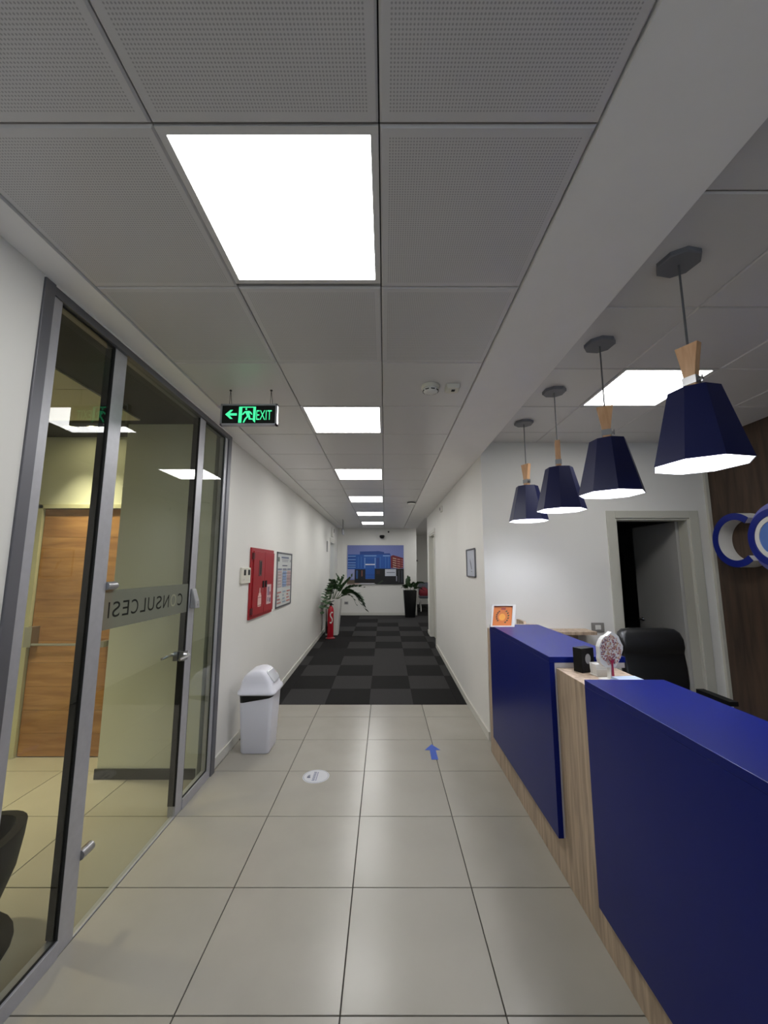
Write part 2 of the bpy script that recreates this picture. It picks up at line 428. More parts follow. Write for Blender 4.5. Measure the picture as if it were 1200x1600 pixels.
# ------------------------------------------------------------ ceilings with their panels
def lit(i, j): return False
b = MB(); b.box(XL - T, 0.57, YREAR, YBACK + T, ZC + 0.022, ZC + 0.06); b.box(0.57, 2.82, 9.4, YEND + T, ZC + 0.022, ZC + 0.06)
ceil = struct(b.build('ceiling', M_BACK))
cxs = [-1.22, -0.62, -0.015, 0.57]
PY, CY0 = 0.625, 0.915
cache = {}
LIGHT_ROWS = [0, 3, 6, 9, 12, 15]
for j in range(-7, 18):
    y0, y1 = max(CY0 + PY * j, YREAR), min(CY0 + PY * (j + 1), YBACK)
    if y1 - y0 < 0.05: continue
    for i in range(3):
        if i == 1 and j in LIGHT_ROWS: continue
        x0, x1 = cxs[i], cxs[i + 1]
        key = (i, round(y1 - y0, 3), j < 2)
        if key in cache: o = cache[key].copy(); C.objects.link(o)
        else:
            hx, hy = (x1 - x0) / 2 - 0.002, (y1 - y0) / 2 - 0.002
            q = MB(); q.loft([[(-hx, -hy, 0.02), (hx, -hy, 0.02), (hx, hy, 0.02), (-hx, hy, 0.02)],
                              [(-hx, -hy, 0.006), (hx, -hy, 0.006), (hx, hy, 0.006), (-hx, hy, 0.006)],
                              [(-hx + .006, -hy + .006, 0), (hx - .006, -hy + .006, 0), (hx - .006, hy - .006, 0), (-hx + .006, hy - .006, 0)]])
            o = q.build('ceiling_panel', M_CEIL if j < 2 else M_CEILP, ceil); cache[key] = o
        o.location = ((x0 + x1) / 2, (y0 + y1) / 2, ZC)
b = MB(); b.box(0.95, 2.7, 9.4, YEND, ZC + 0.005, ZC + 0.022); b.build('ceiling_board', M_CEILP, ceil)
b = MB(); b.box(XL, -1.222, YREAR, YBACK, ZC - 0.006, ZC + 0.02); struct(b.build('trim_1', M_SOFFIT))
b = MB(); b.box(0.575, XR, YREAR, 9.4, ZC - 0.006, ZR + 0.03); struct(b.build('trim_2', M_SOFFIT))
b = MB(); b.box(0.575, 0.95, 9.4, YBACK, ZC - 0.004, ZC + 0.02); struct(b.build('trim_3', M_SOFFIT))

b = MB(); b.box(XR, XWOOD + 0.1, YREAR, YREC, ZR + 0.022, ZR + 0.06)
ceilr = struct(b.build('ceiling_reception', M_BACK))
rxs = [XR, 1.58, 2.205, 2.83, XWOOD]
cache = {}
for j in range(-7, 5):
    y0, y1 = max(1.225 + 0.625 * j, YREAR), min(1.225 + 0.625 * (j + 1), YREC)
    for i in range(4):
        if i == 1 and j == 2: continue
        x0, x1 = rxs[i], rxs[i + 1]
        key = (i, round(y1 - y0, 3))
        if key in cache: o = cache[key].copy(); C.objects.link(o)
        else:
            hx, hy = (x1 - x0) / 2 - 0.002, (y1 - y0) / 2 - 0.002
            q = MB(); q.loft([[(-hx, -hy, 0.02), (hx, -hy, 0.02), (hx, hy, 0.02), (-hx, hy, 0.02)],
                              [(-hx, -hy, 0.006), (hx, -hy, 0.006), (hx, hy, 0.006), (-hx, hy, 0.006)],
                              [(-hx + .006, -hy + .006, 0), (hx - .006, -hy + .006, 0), (hx - .006, hy - .006, 0), (-hx + .006, hy - .006, 0)]])
            o = q.build('ceiling_panel', M_CEILP, ceilr); cache[key] = o
        o.location = ((x0 + x1) / 2, (y0 + y1) / 2, ZR)
# ceiling of the room behind the glass: charcoal border with a lower beige tiled field
ZS = 2.86
b = MB(); b.box(-3.62, -1.46, YREAR, YD + T, ZS, ZS + 0.05)
ceils = struct(b.build('ceiling_side_room', M_BLACKC))
M_BEIGE = mat('beige_ceiling_tile', srgb(190, 186, 164), 0.7)
for k in range(6):
    y1 = 3.233 - 0.6 * k
    q = MB(); q.box(-3.49, -2.06, y1 - 0.594, y1, ZS - 0.012, ZS); q.build('ceiling_board', M_BEIGE, ceils)

# ------------------------------------------------------------ LED ceiling panels
def led(x0, x1, y0, y1, z, label, group):
    t = thing('ceiling_light', label, 'ceiling light', ((x0 + x1) / 2, (y0 + y1) / 2, z), group)
    b = MB(); m = 0.022
    b.box(x0, x1, y0, y0 + m, z, z + 0.02); b.box(x0, x1, y1 - m, y1, z, z + 0.02); b.box(x0, x0 + m, y0 + m, y1 - m, z, z + 0.02); b.box(x1 - m, x1, y0 + m, y1 - m, z, z + 0.02)
    b.build('frame', M_CEILP, t)
    b = MB(); b.box(x0 + m, x1 - m, y0 + m, y1 - m, z + 0.003, z + 0.014); b.build('diffuser', M_LED, t)
    return t
lab = ['lit square ceiling panel in the perforated tiles, just before the exit sign',
       'lit square ceiling panel beside the round smoke detector, beyond the exit sign',
       'lit square ceiling panel, fourth from the wall with the building picture',
       'lit square ceiling panel, third from the wall with the building picture',
       'lit square ceiling panel, second from the wall with the building picture',
       'lit square ceiling panel closest to the wall with the building picture']
for n, j in enumerate(LIGHT_ROWS):
    led(-0.618, -0.017, CY0 + PY * j + 0.003, CY0 + PY * (j + 1) - 0.003 - (0.02), ZC, lab[n], 'square light panels along the corridor ceiling')
led(1.583, 2.202, 1.225 + 1.25 + 0.003, 1.225 + 1.875 - 0.003, ZR, 'lit square ceiling panel above the reception, behind the navy pendant lamps', 'square light panels over the reception')

led(1.4, 2.0, 11.3, 11.9, ZC - 0.018, 'added unseen square fill panel over the waiting alcove', 'added fill panels over the alcove')  # added panel, hidden by the right wall, to brighten alcove and far corridor

# ------------------------------------------------------------ reception counter
rc = thing('reception_counter', 'long reception counter with navy blue tops and fronts on a grey oak base', 'counter', (1.15, 1.9, 0))
b = MB(); b.box(0.95, 1.28, YREAR + 0.8, 3.82, 0, 1.07); b.build('oak_base', M_OAK, rc, bevel=0.002)
b = MB(); b.box(0.918, 0.949, YREAR + 0.8, 1.93, 0.18, 1.0805); b.build('front_panel', M_BLUE, rc, bevel=0.0006)
b = MB(); b.box(0.918, 1.285, YREAR + 0.8, 1.93, 1.0805, 1.11); b.build('countertop', M_BLUE, rc, bevel=0.002)
b = MB(); b.box(0.912, 0.94, 2.31, 3.58, 0.215, 1.0985); b.build('front_panel', M_BLUE, rc, bevel=0.0006)
b = MB(); b.box(0.912, 1.335, 2.31, 3.58, 1.0985, 1.13); b.build('countertop', M_BLUE, rc, bevel=0.002)
b = MB(); b.box(0.9405, 0.9495, 2.312, 3.58, 0.215, 1.0975); b.box(0.9495, 1.33, 2.312, 3.58, 1.071, 1.0975); b.build('grey_lining', mat('grey_lining', srgb(176, 172, 174), 0.5), rc)
b = MB(); b.box(0.93, 1.33, 3.582, 3.62, 1.0705, 1.13); b.build('end_strip', M_OAK, rc)
# staff side worktop
b = MB(); b.box(1.281, 1.75, YREAR + 0.8, 2.9, 0.72, 0.75); b.box(1.281, 1.75, YREAR + 0.8, YREAR + 0.83, 0, 0.72); b.box(1.281, 1.75, 2.87, 2.9, 0, 0.72)
b.build('desk_worktop', M_OAK, rc)

# ------------------------------------------------------------ glass partition
gp = thing('glass_partition', 'grey aluminium framed glass partition of the side room', 'partition', (XG, 2.4, 0))
def gbox(name, x0, x1, y0, y1, z0, z1, m, par=gp, bev=0.0015):
    b = MB(); b.box(x0, x1, y0, y1, z0, z1); return b.build(name, m, par, bevel=bev)
gbox('post', -1.43, -1.352, 1.456, 1.505, 0, 2.774, M_ALUD)
gbox('post', -1.42, -1.365, 1.506, 1.56, 0, 2.735, M_ALU)
gbox('post', -1.425, XG + 0.005, 1.915, 2.005, 0, 2.735, M_ALU)
gbox('post', -1.425, XG + 0.005, 2.868, 2.955, 0, 2.735, M_ALU)
gbox('post', -1.43, -1.36, 3.385, 3.449, 0, 2.774, M_ALUD)
gbox('post', -1.42, -1.37, 3.335, 3.384, 0, 2.735, M_ALU)
gbox('top_rail', -1.43, -1.36, 1.506, 3.384, 2.736, 2.774, M_ALUD)
gbox('bottom_rail', -1.42, -1.368, 1.561, 1.914, 0, 0.065, M_ALU)
gbox('bottom_rail', -1.42, -1.368, 2.956, 3.334, 0, 0.065, M_ALU)
gbox('threshold', -1.405, -1.375, 2.006, 2.867, 0.0, 0.008, M_ALU)
for (y0, y1, z0) in ((1.562, 1.913, 0.066), (2.957, 3.333, 0.066)):
    pn = gbox('glass_pane', XG - 0.012, XG - 0.004, y0, y1, z0, 2.734, M_GLASS, bev=0)
    b = MB()
    for (a, c) in ((y0, y0 + 0.008), (y1 - 0.008, y1)): b.box(XG - 0.003, XG + 0.002, a, c, z0, 2.734)
    b.box(XG - 0.003, XG + 0.002, y0, y1, z0, z0 + 0.008); b.box(XG - 0.003, XG + 0.002, y0, y1, 2.726, 2.734)
    b.build('gasket', M_GASKET, pn)
gbox('gasket', -1.424, -1.376, 1.9095, 1.9145, 0.07, 2.73, M_GASKET, bev=0)
gbox('gasket', -1.424, -1.376, 2.860, 2.8675, 0.07, 2.73, M_GASKET, bev=0)
gd = thing('glass_door', 'frameless glass door with frosted band and grey mirrored lettering', 'door', (XG, 2.43, 0.01))
pane = gbox('glass_pane', XG - 0.012, XG - 0.002, 2.010, 2.856, 0.012, 2.732, M_GLASS, gd, 0)
band = gbox('frosted_band', XG - 0.0018, XG - 0.0012, 2.012, 2.854, 1.315, 1.508, M_BAND, gd, 0)
L0 = 'CONSULCESI'
wds = dict(C=.62, O=.68, N=.66, S=.58, U=.66, L=.5, E=.54, I=.12)
tot = sum(wds[c] for c in L0) + 0.22 * 9
k = 0.74 / tot; y = 2.785
for c in L0:
    wv = wds[c] * k
    text_mesh('letter', c, M_LETTERF if c == 'O' else M_LETTER, gd, (lambda u, v, y=y: (XG - 0.0008, y - u, 1.37 + v)), wv, 0.078)
    y -= wv + 0.22 * k
b = MB(); b.cyl((XG + 0.03, 2.03, 1.545), (XG + 0.03, 2.03, 1.50), 0.0, 4); 
for z in (1.53, 0.33):
    b = MB(); b.cyl((XG + 0.001, 2.006, z), (XG + 0.001, 2.075, z), 0.021, 14); b.build('hinge', M_STEEL, gd, smooth=True)
b = MB(); b.box(XG, XG + 0.03, 2.79, 2.85, 1.0, 1.06); b.cyl((XG + 0.03, 2.82, 1.035), (XG + 0.06, 2.82, 1.035), 0.011)
b.tube([(XG + 0.055, 2.82, 1.035), (XG + 0.06, 2.79, 1.035), (XG + 0.06, 2.72, 1.033), (XG + 0.055, 2.69, 1.03)], 0.009)
b.box(XG - 0.04, XG - 0.012, 2.79, 2.85, 1.0, 1.06); b.tube([(XG - 0.04, 2.82, 1.035), (XG - 0.065, 2.80, 1.035), (XG - 0.065, 2.70, 1.033)], 0.009)
b.build('lever_handle', M_CHROME, gd, smooth=True)
# card reader on the post
cr = thing('card_reader', 'small grey wedge shaped access reader on the partition post', 'card reader', (XG, 2.92, 1.34))
b = MB(); b.prism([(0, 0), (0.045, 0.0), (0.04, 0.05), (0.012, 0.135), (0, 0.14)], lambda u, v, d: (XG + 0.006 + u, d, 1.335 + v), 2.885, 2.945); b.build('housing', mat('grey_plastic', srgb(150, 150, 152), 0.4), cr, bevel=0.006)
b = MB(); b.cyl((XG + 0.049, 2.915, 1.36), (XG + 0.053, 2.915, 1.36), 0.008); b.build('button', M_STEEL, cr)

# ------------------------------------------------------------ room behind the glass
dr = struct(MB().box(-3.175, -2.455, YD + 0.02, YD + 0.06, 0.005, 2.165).build('door_1', M_DOORW))
# door boards: horizontal planks with fine joints
dr.name = 'door_1'
zb = 0.008; pr = random.Random(5)
while zb < 2.16:
    hh = min(0.155 + pr.random() * 0.05, 2.163 - zb)
    q = MB(); q.box(-3.173, -2.457, YD + 0.008, YD + 0.0198, zb, zb + hh - 0.0025); pl = q.build('plank', M_DOORW, dr, bevel=0.001)
    zb += hh
b = MB(); b.box(-3.245, -3.18, YD - 0.02, YD + T, 0, 2.20); b.box(-2.45, -2.40, YD - 0.02, YD + T, 0, 2.20); b.box(-3.245, -2.40, YD - 0.02, YD + T, 2.168, 2.205)
b.build('door_casing', mat('pale_casing', srgb(196, 194, 168), 0.5), dr)
b = MB(); b.cyl((-3.12, YD - 0.06, 0.95), (-2.47, YD - 0.06, 0.95), 0.011); b.box(-3.165, -3.10, YD - 0.075, YD + 0.007, 0.93, 1.1); b.box(-2.50, -2.46, YD - 0.075, YD + 0.007, 0.93, 0.98)
b.build('push_bar', M_STEEL, dr, smooth=True)
# warm downlights before the oak door; third one added unseen as room fill
for k, (dx, dy, en, lb, sz_) in enumerate(((-2.59, 3.435, 65, 'small round warm downlight before the oak door, closer to the wall corner', 80), (-2.80, 3.435, 65, 'small round warm downlight before the oak door, closer to the push bar lock', 80),
                              (-3.0, 2.3, 180, 'added unseen warm fill light in the beige tiled field of the side room ceiling', 92))):
    ZD = ZS if k < 2 else ZS - 0.012
    dl = thing('downlight', lb, 'downlight', (dx, dy, ZD), 'downlights of the side room')
    b = MB(); b.lathe([(0.045, ZD - 0.003), (0.06, ZD - 0.006), (0.061, ZD - 0.0005)], (dx, dy), 20, False, False); b.build('ring', M_WHITE, dl, smooth=True)
    b = MB(); b.lathe([(0.044, ZD - 0.004), (0.001, ZD - 0.0045)], (dx, dy), 20, False, True); b.build('lens', emit('warm_downlight', (1.0, 0.88, 0.5, 1), 25), dl)
    ld = bpy.data.lights.new('downlight_lamp', 'SPOT'); ld.energy = en; ld.color = (1.0, 0.89, 0.56); ld.spot_size = math.radians(sz_); ld.spot_blend = 1.0; ld.shadow_soft_size = 0.04
    lo = bpy.data.objects.new('downlight_lamp', ld); C.objects.link(lo); lo.parent = dl; lo.location = (0, 0, -0.012)
# black tub chair standing just inside the glass
tc_ = thing('tub_chair', 'black tub chair on a round foot inside the glass room', 'chair', (-1.89, 1.84, 0))
cx, cy = -1.89, 1.84
b = MB(); rings = []
n = 28
def tub(r_, z_, wave=0.0, inner=0.0):
    out = []
    for i in range(n + 1):
        a = math.radians(-140 + 280 * i / n) + PI   # open towards +x is the seat front; back to -x
        a = a + math.radians(200)
        zz = z_ + wave * math.cos(3 * (i / n - 0.5) * PI)
        out.append((cx + (r_ - inner) * math.cos(a), cy + (r_ - inner) * math.sin(a), zz))
    return out
prof = [(0.20, 0.10), (0.245, 0.19), (0.285, 0.31), (0.30, 0.41), (0.305, 0.455)]
vs = []; fs = []
for (r_, z_) in prof: vs += tub(r_, z_, 0.025 if z_ > 0.44 else 0)
for (r_, z_) in prof[::-1]: vs += tub(r_, z_, 0.025 if z_ > 0.44 else 0, 0.04)
mrow = n + 1
for i in range(9):
    for j in range(n): a = i * mrow + j; fs.append((a, a + 1, a + 1 + mrow, a + mrow))
for i in (0,):
    for j in range(n): fs.append((9 * mrow + j, 9 * mrow + j + 1, j + 1, j))
for j in (0, n):
    for i in range(4): fs.append((i * mrow + j, (i + 1) * mrow + j, (8 - i) * mrow + j, (9 - i) * mrow + j))
b.add(vs, fs); b.build('shell', mat('tub_black', srgb(6, 6, 7), 0.6, spec=0.2), tc_, smooth=True)
b = MB(); b.lathe([(0.05, 0.2), (0.16, 0.2), (0.2, 0.22), (0.225, 0.28), (0.2, 0.31), (0.02, 0.32)], (cx, cy), 24); b.build('seat', M_FABRIC, tc_, smooth=True)
b = MB(); b.lathe([(0.30, 0.002), (0.30, 0.014), (0.25, 0.024), (0.05, 0.034), (0.035, 0.06), (0.035, 0.2)], (cx, cy), 28); b.build('foot', MATS['tub_black'], tc_, smooth=True)

# ------------------------------------------------------------ reception doorway, door leaf and dark office
d2 = struct(MB().box(3.055, 3.095, YREC + 0.14, YREC + 0.87, 0.008, 2.10).build('door_2', mat('leaf_grey', srgb(176, 174, 170), 0.55)))
b = MB(); b.cyl((3.055, YREC + 0.8, 1.02), (3.005, YREC + 0.8, 1.02), 0.01); b.tube([(3.01, YREC + 0.8, 1.02), (3.005, YREC + 0.76, 1.02), (3.005, YREC + 0.69, 1.02)], 0.009); b.cyl((3.055, YREC + 0.8, 1.02), (3.047, YREC + 0.8, 1.02), 0.024)
b.build('door_handle', M_CHROME, d2, smooth=True)
b = MB()
b.box(2.257, DX0, YREC - 0.016, YREC, 0, DZ + 0.075); b.box(DX1, 3.19, YREC - 0.016, YREC, 0, DZ + 0.075); b.box(DX0, DX1, YREC - 0.016, YREC, DZ, DZ + 0.075)
b.box(DX0, DX0 + 0.02, YREC, YREC + T + 0.01, 0, DZ); b.box(DX1 - 0.02, DX1, YREC, YREC + 0.13, 0, DZ); b.box(DX0 + 0.02, DX1 - 0.02, YREC, YREC + T + 0.01, DZ - 0.02, DZ)
struct(b.build('trim_4', M_CASING, bevel=0.002))
b = MB(); b.box(3.29, XWOOD, YREC - 0.03, YREC, 0, ZR); struct(b.build('trim_5', M_CASING))
cb = thing('office_cabinet', 'black tall cabinet in the dark office behind the doorway', 'cabinet', (3.1, 6.2, 0))
b = MB(); b.box(2.5, 3.55, 6.0, 6.5, 0, 1.85); b.build('body', M_BLACK, cb)
for x in (2.51, 3.03):
    q = MB(); q.box(x, x + 0.51, 5.975, 5.999, 0.08, 1.83); dd = q.build('door', M_BLACK, cb)
    q = MB(); q.box(x + 0.2, x + 0.36, 5.962, 5.974, 1.38, 1.40); q.build('handle', M_STEEL, dd)

# wood shelf on the reception wall
sh = thing('wall_shelf', 'grey oak shelf board on the reception wall beside the light switch', 'shelf', (1.6, 3.9, 0.98))
b = MB(); b.box(1.285, 1.975, 3.835, 4.049, 1.0, 1.028); b.build('board', M_OAK, sh, bevel=0.001)
b = MB(); b.box(1.70, 1.88, 4.02, 4.049, 0.3, 0.999); b.build('back_panel', M_OAK, sh)
b = MB(); b.prism([(3.80, 1.0285), (4.049, 1.0285), (4.049, 1.12), (3.86, 1.12)], lambda u, v, d: (d, u, v), 1.30, 1.325); b.build('end_cheek', M_OAK, sh)

# light switch
sw = thing('light_switch', 'grey framed wall switch with white rockers beside the doorway', 'switch', (2.09, YREC, 1.03))
b = MB(); b.box(2.03, 2.155, YREC - 0.009, YREC - 0.0005, 0.995, 1.085); b.build('plate', mat('switch_grey', srgb(138, 134, 130), 0.4), sw, bevel=0.004)
for x in (2.066, 2.094):
    q = MB(); q.box(x, x + 0.026, YREC - 0.013, YREC - 0.0092, 1.018, 1.062); q.build('rocker', M_WHITE, sw)

# ------------------------------------------------------------ wall logo of thick rings
lg = thing('wall_logo', 'thick navy and white ring letters mounted on the walnut wall', 'logo', (XWOOD, 3.5, 1.6))
LZ = 1.868
def ring(y0, z0, ro, ri, x0, x1, a0=0, a1=360, seg=56):
    vs = []; fs = []
    full = a1 - a0 >= 360
    N = seg if full else seg + 1
    for i in range(N):
        a = math.radians(a0 + (a1 - a0) * i / seg)
        for (r_, x_) in ((ro, x0), (ri, x0), (ri, x1), (ro, x1)):
            vs.append((x_, y0 + r_ * math.cos(a), z0 + r_ * math.sin(a)))
    for i in range(seg):
        p = i * 4; q = ((i + 1) % N) * 4
        for k in range(4): fs.append((p + k, p + (k + 1) % 4, q + (k + 1) % 4, q + k))
    if not full: fs += [(0, 1, 2, 3), tuple(seg * 4 + k for k in (3, 2, 1, 0))]
    b = MB(); b.add(vs, fs); return b
M_LNAVY = mat('logo_navy', srgb(24, 38, 128), 0.35); M_LLIL = mat('logo_lilac', srgb(120, 122, 190), 0.4); M_LBLUE = mat('logo_blue', srgb(88, 122, 190), 0.4)
XF = XWOOD - 0.14
CY_, OY_ = 3.635, 3.245
# angle 0 points to +y (away from the camera end); the C opens towards -y
ring(CY_, LZ, 0.245, 0.186, XF + 0.006, XWOOD - 0.001, -130, 130).build('letter_side', M_WHITE, lg, smooth=True)
ring(CY_, LZ, 0.245, 0.184, XF, XF + 0.005, -130, 130).build('letter_face', M_LNAVY, lg)
ring(OY_, LZ - 0.005, 0.305, 0.262, XF + 0.05, XWOOD - 0.001).build('halo_ring', M_LLIL, lg, smooth=True)
ring(OY_, LZ - 0.005, 0.24, 0.185, XF - 0.015, XWOOD - 0.001).build('letter_ring', M_LNAVY, lg, smooth=True)
ring(OY_, LZ - 0.005, 0.184, 0.146, XF - 0.005, XWOOD - 0.001).build('white_ring', M_WHITE, lg, smooth=True)
ring(OY_, LZ - 0.005, 0.145, 0.0005, XF, XWOOD - 0.001).build('centre_disc', M_LBLUE, lg, smooth=True)

# ------------------------------------------------------------ pendant lamps
def octa(r, rot, cut=0.30):
    """chamfered square: alternating long and short sides"""
    pts = []
    for k in range(4):
        for s_ in (-1, 1):
            a = rot + k * PI / 2 + s_ * (PI / 4 - PI / 8 * (1 + cut * 0.6) * 0.9)
            pts.append((r * math.cos(a), r * math.sin(a)))
    return pts
def pendant(y, rot, hrot, label):
    x = 1.25
    t = thing('pendant_lamp', label, 'lamp', (x, y, 2.02), 'navy pendant lamps over the reception counter')
    ring_ = lambda r, z: [(x + a, y + c, z) for a, c in octa(r, rot)]
    b = MB(); b.loft([ring_(0.083, ZR - 0.0005), ring_(0.083, ZR - 0.018), ring_(0.078, ZR - 0.022)]); b.build('canopy', mat('grey_canopy', srgb(116, 116, 122), 0.5), t)
    b = MB(); b.cyl((x, y, ZR - 0.02), (x, y, 2.50), 0.0042, 8); b.build('cord', mat('grey_cord', srgb(96, 96, 98), 0.6), t, smooth=True)
    # wooden wedge handle
    ca, sa = math.cos(hrot), math.sin(hrot)
    def hp(u, v, d): return (x + u * ca - d * sa, y + u * sa + d * ca, v)
    b = MB(); b.prism([(-0.021, 2.326), (0.021, 2.326), (0.021, 2.385), (0.028, 2.44), (0.042, 2.525), (-0.042, 2.525), (-0.028, 2.44), (-0.021, 2.385)], hp, -0.017, 0.017); b.build('wooden_grip', M_BEECH, t, bevel=0.002)
    b = MB(); b.prism([(-0.0245, 2.355), (0.0245, 2.355), (0.0245, 2.388), (-0.0245, 2.388)], hp, -0.0205, 0.0205)
    b.cyl(hp(0.0245, 2.37, 0), hp(0.040, 2.37, 0), 0.007, 10); b.prism([(0.034, 2.357), (0.04, 2.357), (0.04, 2.385), (0.034, 2.385)], hp, -0.003, 0.003)
    b.build('clamp', M_STEEL, t)
    b = MB()
    b.loft([ring_(0.166, 2.02), ring_(0.092, 2.325)], False, False)
    b.add(ring_(0.092, 2.325), [tuple(range(8))]); b.build('shade', M_NAVY, t)
    b = MB(); b.loft([ring_(0.1655, 2.0205), ring_(0.162, 2.0205), ring_(0.089, 2.318), ring_(0.01, 2.319)], False, True); b.build('shade_lining', M_LINING, t)
    b = MB()
    b.lathe([(0.001, 2.095), (0.022, 2.10), (0.034, 2.12), (0.036, 2.145), (0.028, 2.18), (0.016, 2.21)], (x, y), 16); b.build('bulb', M_BULB, t, smooth=True)
    b = MB(); b.cyl((x, y, 2.205), (x, y, 2.317), 0.018, 12); b.build('socket', M_WHITE, t, smooth=True)
pl = ['navy pendant lamp, fourth and furthest from the white reception back wall',
      'navy pendant lamp, third from the white reception back wall, broad wooden grip',
      'navy pendant lamp, second from the white reception back wall, slim wooden grip',
      'navy pendant lamp closest to the white reception back wall']
for k, (y, rot, hr) in enumerate(((1.54, 0.2, -1.1), (2.17, 0.1, -0.5), (2.80, 0.0, 1.2), (3.45, -0.05, -1.1))):
    pendant(y, rot + PI / 4, hr, pl[k])

# ------------------------------------------------------------ things on the counter
# orange picture leaning at the far end
op = thing('framed_picture', 'small orange picture in a white frame standing on the navy counter', 'picture', (0.985, 3.46, 1.131))
lean = math.radians(14)
def ofn(u, v, d):   # u across, v up the tilted board, d out of the face
    return (0.885 + u * 0.93 + 0.17 * v, 3.44 + v * math.sin(lean) - d * math.cos(lean), 1.1305 + v * 0.85 * math.cos(lean) + d * math.sin(lean) + 0.0)
b = MB(); b.prism(R4(0, 0.008, 0.215, 0.215), ofn, -0.03, -0.012); b.build('backing', M_WHITE, op)
b = MB()
for p in (R4(0, 0, .215, .012), R4(0, .203, .215, .215), R4(0, .012, .014, .203), R4(.188, .012, .215, .203)): b.prism(p, ofn, -0.0118, 0.0)
b.build('frame', M_WHITE, op)
polys = [(R4(.014, .012, .188, .203), (206, 116, 52)), (R4(.016, .192, .187, .2), (120, 60, 44))]
polys.append(([(.1 + .03 * math.cos(t), .095 + .034 * math.sin(t)) for t in [PI / 5 * i for i in range(10)]], (232, 160, 62)))
for i in range(6):
    a = -1.0 + i * 0.38; cx_, cy_ = .1 + .055 * math.cos(a), .1 + .065 * math.sin(a)
    polys.append(([(cx_ - .009, cy_ - .005), (cx_ + .004, cy_ - .008), (cx_ + .011, cy_ + .006), (cx_ - .003, cy_ + .007)], (58, 66, 40)))
for i in range(6):
    a = 2.2 + i * 0.33; cx_, cy_ = .1 + .052 * math.cos(a), .1 + .06 * math.sin(a)
    polys.append(([(cx_ - .008, cy_ - .006), (cx_ + .006, cy_ - .007), (cx_ + .009, cy_ + .006), (cx_ - .005, cy_ + .008)], (84, 52, 34)))
polys.append((R4(.085, .165, .125, .185), (150, 62, 56)))
flat('print', op, polys, ofn, -0.0112, 0.0003)

# black box with pale emblem
bb = thing('black_box', 'small black box with a pale round emblem on the oak ledge', 'box', (1.07, 2.24, 1.07), rotz=math.radians(22))
b = MB(); b.box(-0.045, 0.045, -0.028, 0.028, 0.001, 0.125); b.build('body', M_BLACK, bb, bevel=0.002, world=False)
b = MB(); b.add([(0.026 * math.cos(t) * 0.75, -0.0285, 0.07 + 0.026 * math.sin(t)) for t in [PI / 8 * i for i in range(16)]], [tuple(range(16))]); b.build('emblem', flatcol(150, 150, 152), bb, world=False)
# white card holder
ch = thing('card_holder', 'white card holder with a stack of white cards beside the black box', 'card holder', (1.115, 2.16, 1.07), rotz=math.radians(8))
b = MB(); b.box(-0.04, 0.04, -0.03, 0.03, 0.001, 0.006); b.prism([(-0.03, 0.006), (-0.026, 0.006), (-0.026, 0.035), (-0.03, 0.035)], lambda u, v, d: (d, u, v), -0.04, 0.04); b.prism([(0.018, 0.006), (0.022, 0.006), (0.03, 0.06), (0.026, 0.06)], lambda u, v, d: (d, u, v), -0.04, 0.04)
b.build('tray', M_WHITE, ch, world=False)
b = MB()
for i in range(6): b.prism([(-0.02 + i * .006, 0.0065), (-0.0165 + i * .006, 0.0065), (-0.0115 + i * .006, 0.058), (-0.015 + i * .006, 0.058)], lambda u, v, d: (d, u, v), -0.036, 0.036)
b.build('cards', mat('card_white', srgb(232, 230, 226), 0.6), ch, world=False)
# tree ornament
tr = thing('tree_ornament', 'white leaf shaped stand with a pink and brown dotted tree picture', 'ornament', (1.115, 2.05, 1.07), rotz=math.radians(10))
out_ = []
for i in range(28):
    a = 2 * PI * i / 28; r_ = 0.075 * (1 + 0.05 * math.sin(5 * a + 1) + 0.03 * math.sin(9 * a))
    out_.append((r_ * 0.86 * math.cos(a) + 0.012 * math.sin(a), 0.145 + r_ * 1.12 * math.sin(a)))
b = MB(); b.prism(out_, lambda u, v, d: (u, d, v), -0.002, 0.024); b.build('crown', M_WHITE, tr, world=False)
b = MB(); b.prism([(-0.012, 0.01), (0.012, 0.01), (0.008, 0.075), (-0.008, 0.075)], lambda u, v, d: (u, d, v), -0.0015, 0.022); b.box(-0.05, 0.05, -0.02, 0.04, 0.001, 0.0095); b.build('stand', M_WHITE, tr, world=False)
rr = random.Random(11); mbx = MB(); cols = [flatcol(176, 130, 120), flatcol(150, 84, 92), flatcol(196, 160, 120), flatcol(130, 96, 110), flatcol(206, 180, 160)]
for i in range(240):
    a = rr.random() * 2 * PI; q = math.sqrt(rr.random()) * 0.066
    u, v = q * 0.86 * math.cos(a), 0.147 + q * 1.1 * math.sin(a); s_ = 0.0035 + rr.random() * 0.0025; t_ = rr.random() * 3
    mbx.k = rr.randrange(5); dd = -0.0024 - (i % 10) * 0.0002
    mbx.add([(u + s_ * math.cos(t_ + k * PI / 2), dd, v + s_ * math.sin(t_ + k * PI / 2)) for k in range(4)], [(0, 1, 2, 3)])
mbx.build('dots', cols, tr, world=False)
b = MB(); b.prism([(-0.007, 0.012), (0.007, 0.012), (0.005, 0.085), (0.02, 0.11), (0.004, 0.098), (0.0, 0.115), (-0.004, 0.098), (-0.02, 0.11), (-0.005, 0.085)], lambda u, v, d: (u, d, v), -0.006, -0.0052); b.build('trunk', flatcol(150, 24, 62), tr, world=False)
